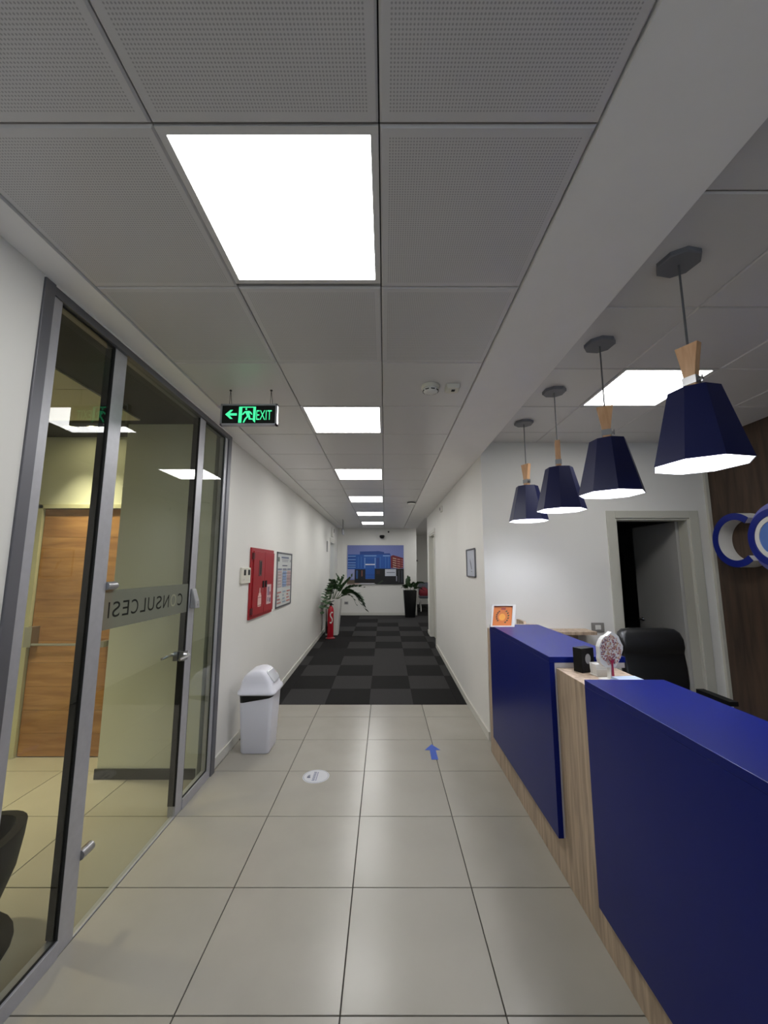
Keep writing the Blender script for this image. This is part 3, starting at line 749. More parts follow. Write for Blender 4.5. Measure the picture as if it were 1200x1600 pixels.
# folded leaflets by the ornament
lf = thing('leaflet_stack', 'small stack of pale blue leaflets at the foot of the tree ornament', 'leaflets', (1.14, 1.982, 1.07), rotz=0.08)
for i, m_ in enumerate((flatcol(206, 170, 120), flatcol(176, 196, 224), flatcol(190, 206, 230))):
    b = MB(); b.box(-0.06 + i * .006, 0.06 + i * .004, -0.035, 0.035, 0.001 + i * 0.011, 0.011 + i * 0.011); b.build('leaflet', m_, lf, world=False)

# office chair behind the counter
oc = thing('office_chair', 'black leather office chair with headrest roll behind the counter', 'chair', (2.1, 3.12, 0))
ox, oy = 2.1, 3.25
b = MB(); rings = []
for (z, hw, dy, th) in ((0.52, 0.215, 0.0, 0.05), (0.62, 0.235, -0.012, 0.06), (0.75, 0.245, -0.01, 0.055), (0.86, 0.25, 0.005, 0.05), (0.95, 0.25, 0.02, 0.045), (0.965, 0.25, 0.022, 0.06), (1.0, 0.25, 0.022, 0.085), (1.06, 0.248, 0.03, 0.09), (1.11, 0.235, 0.04, 0.075), (1.135, 0.205, 0.045, 0.045), (1.142, 0.15, 0.047, 0.015)):
    rings.append([(p[0], p[1], z) for p in rrect(ox, oy + dy, hw, th / 2 + 0.01, min(0.034, th / 2 + 0.005), z, 5)])
b.loft(rings); b.build('backrest', M_LEATH, oc, smooth=True)
b = MB(); b.loft([rrect(ox, oy - 0.26, 0.24, 0.24, 0.08, 0.45, 5), rrect(ox, oy - 0.26, 0.26, 0.26, 0.08, 0.49, 5), rrect(ox, oy - 0.26, 0.25, 0.25, 0.08, 0.54, 5)]); b.build('seat', M_LEATH, oc, smooth=True)
for s_ in (-1, 1):
    b = MB(); X = ox + s_ * 0.29
    b.tube([(ox + s_ * 0.2, oy - 0.2, 0.46), (X, oy - 0.2, 0.47), (X, oy - 0.2, 0.62), (X, oy - 0.2, 0.68)], 0.016); b.box(X - 0.03, X + 0.03, oy - 0.36, oy - 0.06, 0.68, 0.71); b.build('armrest', M_BLACK, oc, smooth=True)
b = MB(); b.cyl((ox, oy - 0.26, 0.08), (ox, oy - 0.26, 0.45), 0.03)
b.build('gas_column', M_BLACK, oc, smooth=True)
for k in range(5):
    a = 2 * PI * k / 5 + 0.3; q = (ox + 0.29 * math.cos(a), oy - 0.26 + 0.29 * math.sin(a))
    b = MB(); b.tube([(ox, oy - 0.26, 0.11), (q[0], q[1], 0.075)], 0.022, 8, 0.014); lg_ = b.build('base_leg', M_BLACK, oc, smooth=True)
    b = MB(); b.cyl((q[0] - 0.012 * math.sin(a), q[1] + 0.012 * math.cos(a), 0.031), (q[0] + 0.012 * math.sin(a), q[1] - 0.012 * math.cos(a), 0.031), 0.03); b.cyl((q[0], q[1], 0.03), (q[0], q[1], 0.08), 0.008, 8); b.build('caster', M_BLACK, lg_, smooth=True)

# ------------------------------------------------------------ waste bin
wb = thing('waste_bin', 'white plastic swing lid bin with black bag edge beside the corridor wall', 'bin', (-1.14, 3.9, 0))
bx_, by_ = -1.145, 3.895
slant = lambda p, z0: (p[0], p[1], z0 + 0.05 * max(0.0, min(1.0, (p[0] - (bx_ - 0.1)) / 0.25)) ** 1.5)
b = MB(); b.loft([rrect(bx_, by_, 0.122, 0.125, 0.03, 0.002), rrect(bx_, by_, 0.128, 0.131, 0.03, 0.012), rrect(bx_, by_, 0.146, 0.150, 0.035, 0.40), [slant(p, 0.43) for p in rrect(bx_, by_, 0.149, 0.153, 0.035, 0)]]); b.build('body', M_WHITEP, wb, smooth=True)
b = MB(); b.loft([[slant(p, 0.4305) for p in rrect(bx_, by_, 0.147, 0.151, 0.035, 0)], rrect(bx_, by_, 0.151, 0.155, 0.035, 0.497)]); b.build('bag_edge', mat('bin_bag', srgb(10, 10, 11), 0.35), wb, smooth=True)
b = MB(); b.loft([rrect(bx_, by_, 0.166, 0.168, 0.04, 0.498), rrect(bx_, by_, 0.172, 0.174, 0.045, 0.508), rrect(bx_, by_, 0.168, 0.170, 0.045, 0.528), rrect(bx_ - 0.002, by_, 0.152, 0.155, 0.045, 0.545),
        rrect(bx_ - 0.008, by_, 0.138, 0.148, 0.05, 0.60), rrect(bx_ - 0.012, by_, 0.112, 0.142, 0.05, 0.65), rrect(bx_ - 0.008, by_, 0.075, 0.132, 0.045, 0.685), rrect(bx_, by_, 0.03, 0.11, 0.02, 0.70)])
b.build('lid', M_WHITEP, wb, smooth=True)
# swing flap on the side slope
b = MB()
def fpf(u, v, d):   # u along y, v down the slope
    n_ = Vector((0.78, 0, 0.62)); dn = Vector((0.62, 0, -0.78))
    p = Vector((bx_ + 0.062, by_, 0.688)) + dn * v + n_ * d; return (p.x, p.y + u, p.z)
fl_ = [(p[0], p[1]) for p in rrect(0, 0.07, 0.10, 0.06, 0.03, 0)]
b.loft([[fpf(u, v, -0.015) for u, v in fl_], [fpf(u, v, 0.008) for u, v in fl_], [fpf(u * 0.85, 0.07 + (v - 0.07) * 0.82, 0.014) for u, v in fl_]]); b.build('flap', mat('glossy_white_plastic', srgb(206, 208, 214), 0.12), wb, smooth=True)

# ------------------------------------------------------------ things on the left wall
hc = thing('hose_cabinet', 'red double door fire hose cabinet on the left corridor wall', 'fire cabinet', (XL, 4.6, 1.09))
y0, y1, z0, z1 = 4.18, 5.01, 1.09, 1.83
b = MB(); b.box(XL + 0.0005, XL + 0.02, y0, y1, z0, z1); b.build('frame', M_RED, hc, bevel=0.002)
for (a, c, side) in ((y0 + 0.05, 4.617, -1), (4.625, y1 - 0.015, 1)):
    q = MB(); q.box(XL + 0.0205, XL + 0.032, a, c, z0 + 0.03, z1 - 0.035); dd = q.build('door', M_RED, hc, bevel=0.002)
    hy = 4.57 if side < 0 else 4.67
    q = MB(); q.box(XL + 0.0322, XL + 0.042, hy - 0.025, hy + 0.025, 1.40, 1.475); q.build('latch', M_BLACK, dd, bevel=0.003)
    if side < 0:
        q = MB(); q.box(XL + 0.0322, XL + 0.036, 4.40, 4.50, 1.53, 1.70); q.build('window_frame', mat('cab_frame', srgb(104, 60, 62), 0.5), dd)
        q = MB(); q.box(XL + 0.0362, XL + 0.037, 4.425, 4.475, 1.545, 1.685); q.build('window_slot', M_BLACK, dd)
        flat('extinguisher_sign', dd, [(R4(4.40, 1.20, 4.52, 1.32), (222, 186, 178)), (R4(4.42, 1.32, 4.50, 1.345), (222, 186, 178)), (R4(4.445, 1.345, 4.475, 1.40), (222, 186, 178)), (R4(4.40, 1.295, 4.52, 1.30), (140, 40, 46)), (R4(4.40, 1.212, 4.52, 1.218), (140, 40, 46))], lambda u, v, d: (XL + 0.0325 + d, u, v))
    else:
        flat('instruction_sticker', dd, [(R4(4.72, 1.20, 4.90, 1.425), (206, 178, 178)), (R4(4.75, 1.30, 4.82, 1.40), (136, 112, 132)), (R4(4.75, 1.23, 4.80, 1.28), (150, 128, 140)), (R4(4.83, 1.30, 4.88, 1.34), (150, 60, 70)), (R4(4.83, 1.22, 4.88, 1.27), (110, 80, 100))], lambda u, v, d: (XL + 0.0325 + d, u, v))
for z in (z0 + 0.05, z1 - 0.12):
    q = MB(); q.box(XL + 0.0205, XL + 0.04, y0 + 0.008, y0 + 0.045, z, z + 0.065); q.build('hinge', mat('dark_red', srgb(80, 12, 20), 0.5), hc)
# notice board
nb = thing('notice_frame', 'tall aluminium framed notice with three columns beside the red cabinet', 'notice', (XL, 5.6, 1.1))
y0, y1, z0, z1 = 5.21, 6.03, 1.10, 1.825
b = MB(); b.box(XL + 0.0005, XL + 0.006, y0, y1, z0, z1); b.build('sheet', mat('notice_paper', srgb(206, 208, 206), 0.4), nb)
b = MB()
for q in ((y0, y1, z0, z0 + 0.018), (y0, y1, z1 - 0.018, z1), (y0, y0 + 0.02, z0, z1), (y1 - 0.02, y1, z0, z1)): b.box(XL + 0.0062, XL + 0.016, *q)
b.build('frame', M_ALUD, nb)
P_ = [(R4(5.44, 1.745, 5.86, 1.77), (110, 118, 140)), (R4(5.46, 1.72, 5.84, 1.73), (140, 140, 150)), (R4(5.48, 1.70, 5.82, 1.708), (140, 140, 150)), (R4(5.50, 1.64, 5.78, 1.655), (100, 104, 120)), (R4(5.27, 1.70, 5.35, 1.76), (110, 120, 110)), (R4(5.92, 1.70, 5.98, 1.73), (150, 150, 150))]
for ci, (c0, col) in enumerate(((5.27, (176, 158, 158)), (5.52, (140, 160, 196)), (5.77, (188, 160, 160)))):
    P_.append((R4(c0, 1.585, c0 + 0.21, 1.61), (130, 132, 150)))
    P_.append((R4(c0, 1.36, c0 + 0.21, 1.575), col))
    for r in range(5): P_.append((R4(c0 + 0.02, 1.38 + r * 0.04, c0 + 0.19 - 0.03 * (r % 2), 1.387 + r * 0.04), (214, 214, 216)))
    for r in range(4): P_.append((R4(c0 + 0.03 * (ci % 2), 1.15 + r * 0.045, c0 + 0.2 - 0.05 * (r % 3), 1.17 + r * 0.045), ((176, 120, 116), (150, 170, 186), (190, 120, 112))[ci]))
flat('print', nb, P_, lambda u, v, d: (XL + 0.0064 + d, u, v), 0, 0.00025)
# double thermostat
th = thing('thermostat', 'cream double wall thermostat with two small dark screens', 'thermostat', (XL, 4.04, 1.46))
b = MB(); b.box(XL + 0.0005, XL + 0.022, 3.91, 4.165, 1.465, 1.62); b.build('body', M_CREAM, th, bevel=0.004)
for yy in (3.965, 4.085):
    q = MB(); q.box(XL + 0.0222, XL + 0.024, yy, yy + 0.055, 1.545, 1.60); q.build('screen', M_BLACK, th)
    q = MB(); q.box(XL + 0.0222, XL + 0.025, yy + 0.012, yy + 0.04, 1.50, 1.512); q.build('button', M_WHITE, th)

# ------------------------------------------------------------ exit sign
ex = thing('exit_sign', 'illuminated green exit sign with arrow and running figure hung on wires', 'exit sign', (-0.892, 2.51, 2.543))
ex0, ex1, ez0, ez1, ey = -1.078, -0.706, 2.543, 2.688, 2.51
b = MB(); b.box(ex0, ex1, ey, ey + 0.03, ez0, ez0 + 0.012); b.box(ex0, ex1, ey, ey + 0.03, ez1 - 0.01, ez1); b.box(ex0, ex0 + 0.01, ey, ey + 0.03, ez0, ez1); b.box(ex1 - 0.012, ex1, ey, ey + 0.03, ez0, ez1)
b.build('frame', M_ALU, ex)
b = MB(); b.box(ex0 + 0.0095, ex1 - 0.0115, ey + 0.006, ey + 0.024, ez0 + 0.0115, ez1 - 0.0095); b.build('panel', mat('sign_black', srgb(8, 12, 10), 0.3), ex)
for xx in (-1.028, -0.758):
    b = MB(); b.cyl((xx, ey + 0.015, ez1), (xx + 0.004, ey + 0.015, ZC), 0.0018, 6); b.cyl((xx + 0.016, ey + 0.015, ez1), (xx + 0.004, ey + 0.015, ZC), 0.0018, 6); b.cyl((xx + 0.004, ey + 0.015, ZC - 0.006), (xx + 0.004, ey + 0.015, ZC), 0.008, 10); b.build('hanger', mat('dark_wire', srgb(50, 46, 44), 0.5), ex)
def efn(u, v, d): return (-1.078 + u * 0.372 / 87.0, ey + 0.0055 - d, 2.688 - v * 0.145 / 33.0)   # u,v in 1/87 and 1/33 of the plate
def eg(name, polys):
    mb = MB()
    for p in polys: mb.prism(p, efn, 0.0, 0.0012)
    return mb.build(name, M_GREEN, ex)
eg('arrow', [[(7, 16), (15, 9), (19, 9), (14, 14.2), (25, 14.2), (25, 17.8), (14, 17.8), (19, 23), (15, 23)]])
eg('doorway', [[(28, 4), (33, 4), (32.5, 29), (27.5, 29)], [(33, 4), (50, 4), (50, 5.4), (33, 5.4)], [(50, 4), (54, 4), (53.5, 29), (50, 26)]])
eg('running_figure', [[(38, 6.2), (40, 6), (40.5, 8.2), (39.5, 9.4), (37.8, 8.6)], [(37, 11), (44, 10.4), (45, 18), (41, 19.5)], [(37, 11), (38.5, 12.4), (35, 16.5), (32.6, 16.8), (33, 15.4)], [(44, 10.4), (47, 12.5), (48.8, 16), (47.6, 16.6), (45.6, 14.4), (44, 13.5)],
                      [(41, 18), (43.2, 19.5), (39.5, 23), (36.5, 29), (34.6, 28.5), (37, 22.8)], [(42.5, 17.5), (45, 17), (46, 22), (50, 22.4), (50, 24.2), (43.5, 24)]])
text_mesh('lettering', 'EXIT', M_GREEN, ex, (lambda u, v: (-1.078 + 55 * 0.372 / 87 + u, ey + 0.0046, 2.688 - 24.5 * 0.145 / 33 + v)), 23.5 * 0.372 / 87, 15 * 0.145 / 33)

# ------------------------------------------------------------ ceiling devices
sd = thing('smoke_detector', 'round white smoke detector with vent slots on the corridor ceiling', 'smoke detector', (0.298, 2.46, ZC))
b = MB(); b.lathe([(0.058, ZC - 0.0005), (0.06, ZC - 0.016), (0.056, ZC - 0.024)], (0.298, 2.46), 28); b.build('base', M_CREAM, sd, smooth=True)
b = MB(); b.lathe([(0.050, ZC - 0.024), (0.052, ZC - 0.032), (0.046, ZC - 0.042), (0.028, ZC - 0.050), (0.004, ZC - 0.052)], (0.298, 2.46), 28); b.build('head', M_WHITE, sd, smooth=True)
b = MB()
for k in range(8):
    a = 2 * PI * k / 8 + 0.2; 
    p0 = Vector((0.298 + 0.05 * math.cos(a - .25), 2.46 + 0.05 * math.sin(a - .25), ZC - 0.038)); p1 = Vector((0.298 + 0.05 * math.cos(a + .25), 2.46 + 0.05 * math.sin(a + .25), ZC - 0.038))
    b.cyl(p0, p1, 0.0032, 6)
b.build('vent_slots', M_BLACK, sd)
ss = thing('ceiling_sensor', 'square cream ceiling sensor with dark slot beside the smoke detector', 'sensor', (0.441, 2.47, ZC))
b = MB(); b.loft([rrect(0.441, 2.47, 0.045, 0.045, 0.01, ZC - 0.0005), rrect(0.441, 2.47, 0.045, 0.045, 0.01, ZC - 0.02), rrect(0.441, 2.47, 0.038, 0.038, 0.01, ZC - 0.03)]); b.build('housing', M_CREAM, ss, smooth=True)
b = MB(); b.box(0.433, 0.455, 2.45, 2.475, ZC - 0.0335, ZC - 0.0302); b.build('slot', M_BLACK, ss)
sd2 = thing('smoke_detector', 'flat dark edged smoke detector further down the corridor ceiling', 'smoke detector', (0.486, 7.15, ZC))
b = MB(); b.lathe([(0.075, ZC - 0.0005), (0.078, ZC - 0.018)], (0.486, 7.15), 24); b.build('base', M_BLACK, sd2, smooth=True)
b = MB(); b.lathe([(0.076, ZC - 0.0185), (0.07, ZC - 0.04), (0.004, ZC - 0.05)], (0.486, 7.15), 24); b.build('head', M_WHITE, sd2, smooth=True)
hs = thing('hanging_sign', 'slim sign board hung edge on from the far corridor ceiling', 'sign', (-1.02, 9.75, 2.45))
b = MB(); b.box(-1.03, -1.01, 9.6, 9.95, 2.42, 2.55); b.build('board', M_ALUD, hs)
for yy in (9.68, 9.87):
    b = MB(); b.cyl((-1.02, yy, 2.55), (-1.02, yy, ZC), 0.006, 6); b.build('rod', M_ALUD, hs)

# ------------------------------------------------------------ far corridor doors
b = MB(); b.box(XR + 0.075, XR + 0.115, 8.04, 8.96, ramp(8) + 0.04, 2.30); d3 = struct(b.build('door_3', M_CASING))
b = MB()
b.box(XR - 0.012, XR, 7.925, 8.0, ramp(7.9), 2.40); b.box(XR - 0.012, XR, 9.0, 9.075, ramp(9), 2.40); b.box(XR - 0.012, XR, 8.0, 9.0, 2.33, 2.40)
b.box(XR, XR + T, 8.0, 8.03, ramp(8), 2.33); b.box(XR, XR + T, 8.97, 9.0, ramp(9), 2.33); b.box(XR, XR + T, 8.03, 8.97, 2.305, 2.33)
b.build('casing', M_TRIMW, d3)
b = MB(); b.tube([(XR + 0.074, 8.14, 1.15), (XR + 0.03, 8.14, 1.15), (XR + 0.03, 8.25, 1.15)], 0.01); b.build('door_handle', M_CHROME, d3, smooth=True)
b = MB()
b.box(XL, XL + 0.012, 10.225, 10.3, ramp(10.2), 2.38); b.box(XL, XL + 0.012, 11.2, 11.275, ramp(11.2), 2.38); b.box(XL, XL + 0.012, 10.3, 11.2, 2.31, 2.38)
b.box(XL - T, XL, 10.3, 10.33, ramp(10.3), 2.31); b.box(XL - T, XL, 11.17, 11.2, ramp(11.2), 2.31); b.box(XL - T, XL, 10.33, 11.17, 2.28, 2.31)
struct(b.build('trim_6', M_TRIMW))
# siren above the left far door, slim plate on the wall
sr = thing('alarm_siren', 'white wall siren with dark grille above the far left door', 'alarm', (XL, 10.5, 2.45))
b = MB(); b.box(XL + 0.0005, XL + 0.06, 10.38, 10.62, 2.42, 2.66); b.build('body', M_WHITE, sr, bevel=0.006)
b = MB(); b.box(XL + 0.0605, XL + 0.066, 10.50, 10.59, 2.53, 2.63); b.build('grille', M_BLACK, sr)
b = MB(); b.box(XL + 0.0005, XL + 0.015, 9.68, 9.80, 2.0, 2.26); tag(b.build('wall_plate', mat('plate_grey', srgb(150, 150, 148), 0.5), bevel=0.003), 'slim grey plate on the left wall before the far door', 'plate')
# sensor high on the right corridor wall
s2 = thing('wall_sensor', 'small white motion sensor high on the right corridor wall', 'sensor', (XR, 6.85, 2.5))
b = MB(); b.box(XR - 0.04, XR - 0.0005, 6.80, 6.92, 2.575, 2.675); b.build('housing', M_WHITE, s2, bevel=0.006)
b = MB(); b.box(XR - 0.046, XR - 0.0405, 6.83, 6.89, 2.60, 2.65); b.build('lens', M_ALUD, s2)
# small framed drawing on the right corridor wall
fa = thing('framed_drawing', 'small silver framed pale drawing on the right corridor wall', 'picture', (XR, 4.63, 1.52))
b = MB(); b.box(XR - 0.008, XR - 0.0005, 4.41, 4.85, 1.525, 1.825); b.build('sheet', mat('pale_sheet', srgb(196, 200, 210), 0.35), fa)
b = MB()
for q in ((4.40, 4.86, 1.515, 1.527), (4.40, 4.86, 1.823, 1.835), (4.40, 4.415, 1.515, 1.835), (4.845, 4.86, 1.515, 1.835)): b.box(XR - 0.018, XR - 0.0082, *q)
b.build('frame', M_ALUD, fa)
flat('print', fa, [([(4.60, 1.60), (4.63, 1.60), (4.66, 1.66), (4.65, 1.70), (4.62, 1.66)], (90, 94, 104)), ([(4.66, 1.66), (4.69, 1.69), (4.68, 1.73), (4.66, 1.70)], (120, 124, 132)), ([(4.58, 1.57), (4.64, 1.575), (4.64, 1.585), (4.58, 1.58)], (150, 154, 160))], lambda u, v, d: (XR - 0.0084 - d, u, v))

# ------------------------------------------------------------ back wall: picture, camera, socket
pc = thing('building_picture', 'large unframed picture of a blue glass office building on the far wall', 'picture', (-0.27, YBACK, 1.13))
PX0, PX1, PZ0, PZ1 = -1.111, 0.567, 1.133, 2.284
b = MB(); b.box(PX0, PX1, YBACK - 0.03, YBACK - 0.0005, PZ0, PZ1); b.build('canvas', mat('canvas_white', srgb(205, 205, 210), 0.6), pc)
W_, H_ = 952.0, 662.0
def pfn(u, v, d): return (PX0 + (u - 148) / W_ * (PX1 - PX0), YBACK - 0.0305 - d, PZ1 - (v - 132) / H_ * (PZ1 - PZ0))
sky, blu, blu2, lbl, dkb = (116, 126, 184), (26, 84, 166), (28, 66, 140), (128, 164, 214), (8, 12, 30)
P_ = [(R4(148, 794, 1100, 132), sky), (R4(148, 794, 640, 740), (170, 150, 140)), (R4(160, 540, 880, 290), blu), ([(360, 290), (360, 240), (680, 232), (770, 250), (770, 290)], blu2),
      (R4(770, 290, 870, 270), blu2), (R4(430, 320, 640, 305), lbl), (R4(750, 320, 870, 305), lbl)]
for z in (315, 372, 425, 465, 500): P_.append((R4(160, z + 12, 290, z), lbl))
for z in (340, 390, 438, 486): P_.append((R4(160, z + 12, 290, z), blu2))
for x in (330, 380, 700, 790, 840): P_.append((R4(x, 520, x + 8, 330), (70, 120, 190)))
for x in (438, 612): P_.append((R4(x, 520, x + 12, 345), lbl))
for z in (350, 420, 510): P_.append((R4(455, z + 5, 610, z), (54, 104, 178)))
P_ += [(R4(455, 470, 615, 450), (206, 212, 230)), (R4(640, 520, 690, 345), blu2), ([(880, 520), (880, 320), (920, 300), (1090, 350), (1090, 520)], (110, 28, 40))]
for k in range(5):
    z = 345 + k * 38
    P_.append(([(915, z), (975, z + 14), (975, z + 26), (915, z + 10)], (214, 186, 160))); P_.append(([(990, z + 18), (1040, z + 26), (1040, z + 38), (990, z + 28)], (206, 150, 140))); P_.append(([(1055, z + 28), (1090, z + 34), (1090, z + 44), (1055, z + 38)], (196, 130, 124)))
P_ += [(R4(148, 700, 275, 540), (150, 156, 200)), (R4(275, 770, 460, 540), dkb), (R4(300, 700, 330, 560), (40, 80, 140)), (R4(385, 660, 410, 560), (110, 70, 60)), (R4(455, 700, 612, 540), blu), (R4(455, 640, 612, 630), blu2),
       (R4(612, 794, 1100, 530), (8, 9, 18)), (R4(640, 620, 700, 560), (46, 24, 32)), (R4(785, 655, 970, 540), (190, 194, 206)), (R4(810, 600, 950, 590), (96, 100, 116)), (R4(970, 740, 985, 655), (150, 152, 170)),
       (R4(1010, 760, 1025, 560), (70, 74, 84)), (R4(1060, 760, 1075, 560), (60, 64, 74)), (R4(275, 770, 640, 705), (6, 8, 14)), ([(330, 790), (380, 772), (590, 772), (640, 794), (330, 794)], (176, 176, 184)), (R4(148, 780, 275, 720), (96, 84, 70)), ([(640, 790), (740, 720), (760, 740), (680, 794)], (40, 52, 36))]
mb = MB(); cols = []; ms = []
for i, (poly, col) in enumerate(P_):
    if col not in cols: cols.append(col); ms.append(flatcol(*col))
    mb.k = cols.index(col); mb.add([pfn(u, v, 0.0001 + 0.00012 * i) for u, v in poly], [tuple(range(len(poly)))])
mb.build('print', ms, pc)
wc = thing('dome_camera', 'small dark dome camera on the far wall above the building picture', 'camera', (-0.077, YBACK, 2.5))
b = MB(); b.cyl((-0.077, YBACK - 0.0005, 2.60), (-0.077, YBACK - 0.05, 2.60), 0.05, 16); b.cyl((-0.077, YBACK - 0.05, 2.59), (-0.077, YBACK - 0.10, 2.57), 0.035, 12); b.build('bracket', M_WHITE, wc, smooth=True)
b = MB(); b.lathe([(0.004, 2.475), (0.05, 2.488), (0.072, 2.525), (0.074, 2.56), (0.06, 2.575)], (-0.077, YBACK - 0.11), 20); b.build('dome', M_BLACK, wc, smooth=True)
b = MB(); b.cyl((0.116, YBACK - 0.0005, 2.688), (0.116, YBACK - 0.04, 2.68), 0.025, 12); tag(b.build('cable_outlet', M_BLACK, smooth=True), 'tiny black cable outlet beside the dome camera', 'outlet')
sk = thing('wall_socket', 'grey wall socket low on the far wall under the picture', 'socket', (-1.127, YBACK, 0.596))
b = MB(); b.box(-1.185, -1.065, YBACK - 0.012, YBACK - 0.0005, 0.555, 0.635); b.build('plate', mat('socket_grey', srgb(168, 166, 162), 0.45), sk, bevel=0.004)
b = MB(); b.box(-1.16, -1.09, YBACK - 0.0145, YBACK - 0.0122, 0.575, 0.615); b.build('insert', M_ALUD, sk)
ts = thing('thermostat', 'small white thermostat with dark screen on the alcove wall', 'thermostat', (1.12, YEND, 1.75))
b = MB(); b.box(1.08, 1.24, YEND - 0.025, YEND - 0.0005, 1.75, 1.92); b.build('body', M_WHITE, ts, bevel=0.004)
b = MB(); b.box(1.11, 1.19, YEND - 0.028, YEND - 0.0255, 1.84, 1.90); b.build('screen', M_BLACK, ts)

# ------------------------------------------------------------ floor stickers
st = thing('floor_sticker', 'round white distance sticker with blue print on the floor tiles', 'sticker', (-0.538, 3.39, 0.0))
b = MB(); b.lathe([(0.104, 0.0004), (0.103, 0.0012)], (-0.538, 3.39), 40); b.build('disc', mat('sticker_white', srgb(205, 206, 210), 0.35), st)
ring_p = []
b = MB()
for k in range(40):
    a0, a1 = 2 * PI * k / 40, 2 * PI * (k + 1) / 40
    b.add([(-0.538 + r_ * math.cos(a), 3.39 + r_ * math.sin(a), 0.0014) for r_, a in ((0.094, a0), (0.097, a0), (0.097, a1), (0.094, a1))], [(0, 1, 2, 3)])
b.build('rim_line', flatcol(120, 124, 140), st)
polys = []
rs = random.Random(2)
for k in range(9): polys.append((R4(-0.562 + 0.003 * (k % 2), 3.325 + k * 0.0155, -0.540, 3.333 + k * 0.0155), (70, 76, 120)))
for k in range(7): polys.append((R4(-0.533, 3.325 + k * 0.019, -0.526, 3.339 + k * 0.019), (96, 100, 140)))
polys += [(R4(-0.605, 3.365, -0.580, 3.385), (60, 64, 90)), (R4(-0.603, 3.39, -0.585, 3.40), (60, 64, 90)), (R4(-0.598, 3.403, -0.582, 3.41), (80, 84, 110))]
flat('print', st, polys, lambda u, v, d: (u, v, 0.0016 + d), 0, 0.0)
aw = MB(); aw.prism([(0.433, 3.965), (0.36, 3.845), (0.405, 3.845), (0.398, 3.665), (0.458, 3.665), (0.458, 3.845), (0.50, 3.845)], lambda u, v, d: (u, v, d), 0.0004, 0.0012)
tag(aw.build('floor_arrow', mat('arrow_blue', srgb(52, 86, 176), 0.4)), 'blue arrow sticker pointing down the corridor on the floor tiles', 'sticker')

# ------------------------------------------------------------ fire extinguisher
EX, EY = -1.155, 8.78; EZ = ramp(EY) + 0.004
fe = thing('fire_extinguisher', 'tall red fire extinguisher with hose on a stand before the white planter', 'fire extinguisher', (EX, EY, EZ))
b = MB(); b.lathe([(0.005, EZ + 0.03), (0.062, EZ + 0.03), (0.066, EZ + 0.045), (0.066, EZ + 0.56), (0.058, EZ + 0.62), (0.032, EZ + 0.66), (0.024, EZ + 0.675)], (EX, EY), 24); b.build('cylinder', M_REDD, fe, smooth=True)
b = MB(); b.cyl((EX, EY, EZ + 0.675), (EX, EY, EZ + 0.72), 0.02); b.box(EX - 0.03, EX + 0.03, EY - 0.015, EY + 0.015, EZ + 0.70, EZ + 0.735); b.build('valve', M_BLACK, fe, smooth=True)
b = MB(); b.prism([(0, 0.735), (0.09, 0.775), (0.09, 0.79), (0, 0.755)], lambda u, v, d: (EX - 0.02 + u, EY + d, EZ + v), -0.012, 0.012); b.prism([(0, 0.70), (0.08, 0.69), (0.08, 0.705), (0, 0.72)], lambda u, v, d: (EX - 0.02 + u, EY + d, EZ + v), -0.012, 0.012); b.build('lever', M_BLACK, fe)
b = MB(); b.tube([(EX - 0.03, EY, EZ + 0.715), (EX - 0.075, EY, EZ + 0.72), (EX - 0.10, EY, EZ + 0.68), (EX - 0.095, EY, EZ + 0.5), (EX - 0.085, EY - 0.01, EZ + 0.35)], 0.011, 8); b.build('hose', mat('dark_hose', srgb(70, 26, 28), 0.6), fe, smooth=True)
b = MB(); b.cyl((EX - 0.085, EY - 0.01, EZ + 0.35), (EX - 0.082, EY - 0.01, EZ + 0.10), 0.014, 10, 0.026); b.build('horn', M_BLACK, fe, smooth=True)
b = MB(); b.lathe([(0.10, EZ + 0.001), (0.10, EZ + 0.012), (0.085, EZ + 0.014), (0.07, EZ + 0.03), (0.01, EZ + 0.03)], (EX, EY), 24); b.build('stand', mat('stand_red', srgb(140, 30, 40), 0.4), fe, smooth=True)
# white S shaped mark on the cylinder
b = MB()
sp_ = [(0.95, 0.54), (0.45, 0.545), (0.05, 0.515), (0.05, 0.47), (0.4, 0.44), (0.75, 0.41), (0.75, 0.36), (0.35, 0.325), (-0.1, 0.335)]
def cylp(a, z, r_): t_ = -PI / 2 + a * 0.9; return Vector((EX + r_ * math.cos(t_), EY + r_ * math.sin(t_), EZ + z))
for i in range(len(sp_) - 1):
    (a, z), (a2, z2) = sp_[i], sp_[i + 1]; d = Vector((a2 - a, (z2 - z) * 12)); nrm = Vector((-d.y, d.x)).normalized() * 0.16
    b.add([cylp(a + nrm.x, z + nrm.y / 12, 0.0675), cylp(a2 + nrm.x, z2 + nrm.y / 12, 0.0675), cylp(a2 - nrm.x, z2 - nrm.y / 12, 0.0675), cylp(a - nrm.x, z - nrm.y / 12, 0.0675)], [(0, 1, 2, 3)])
b.build('emblem', M_WHITE, fe)

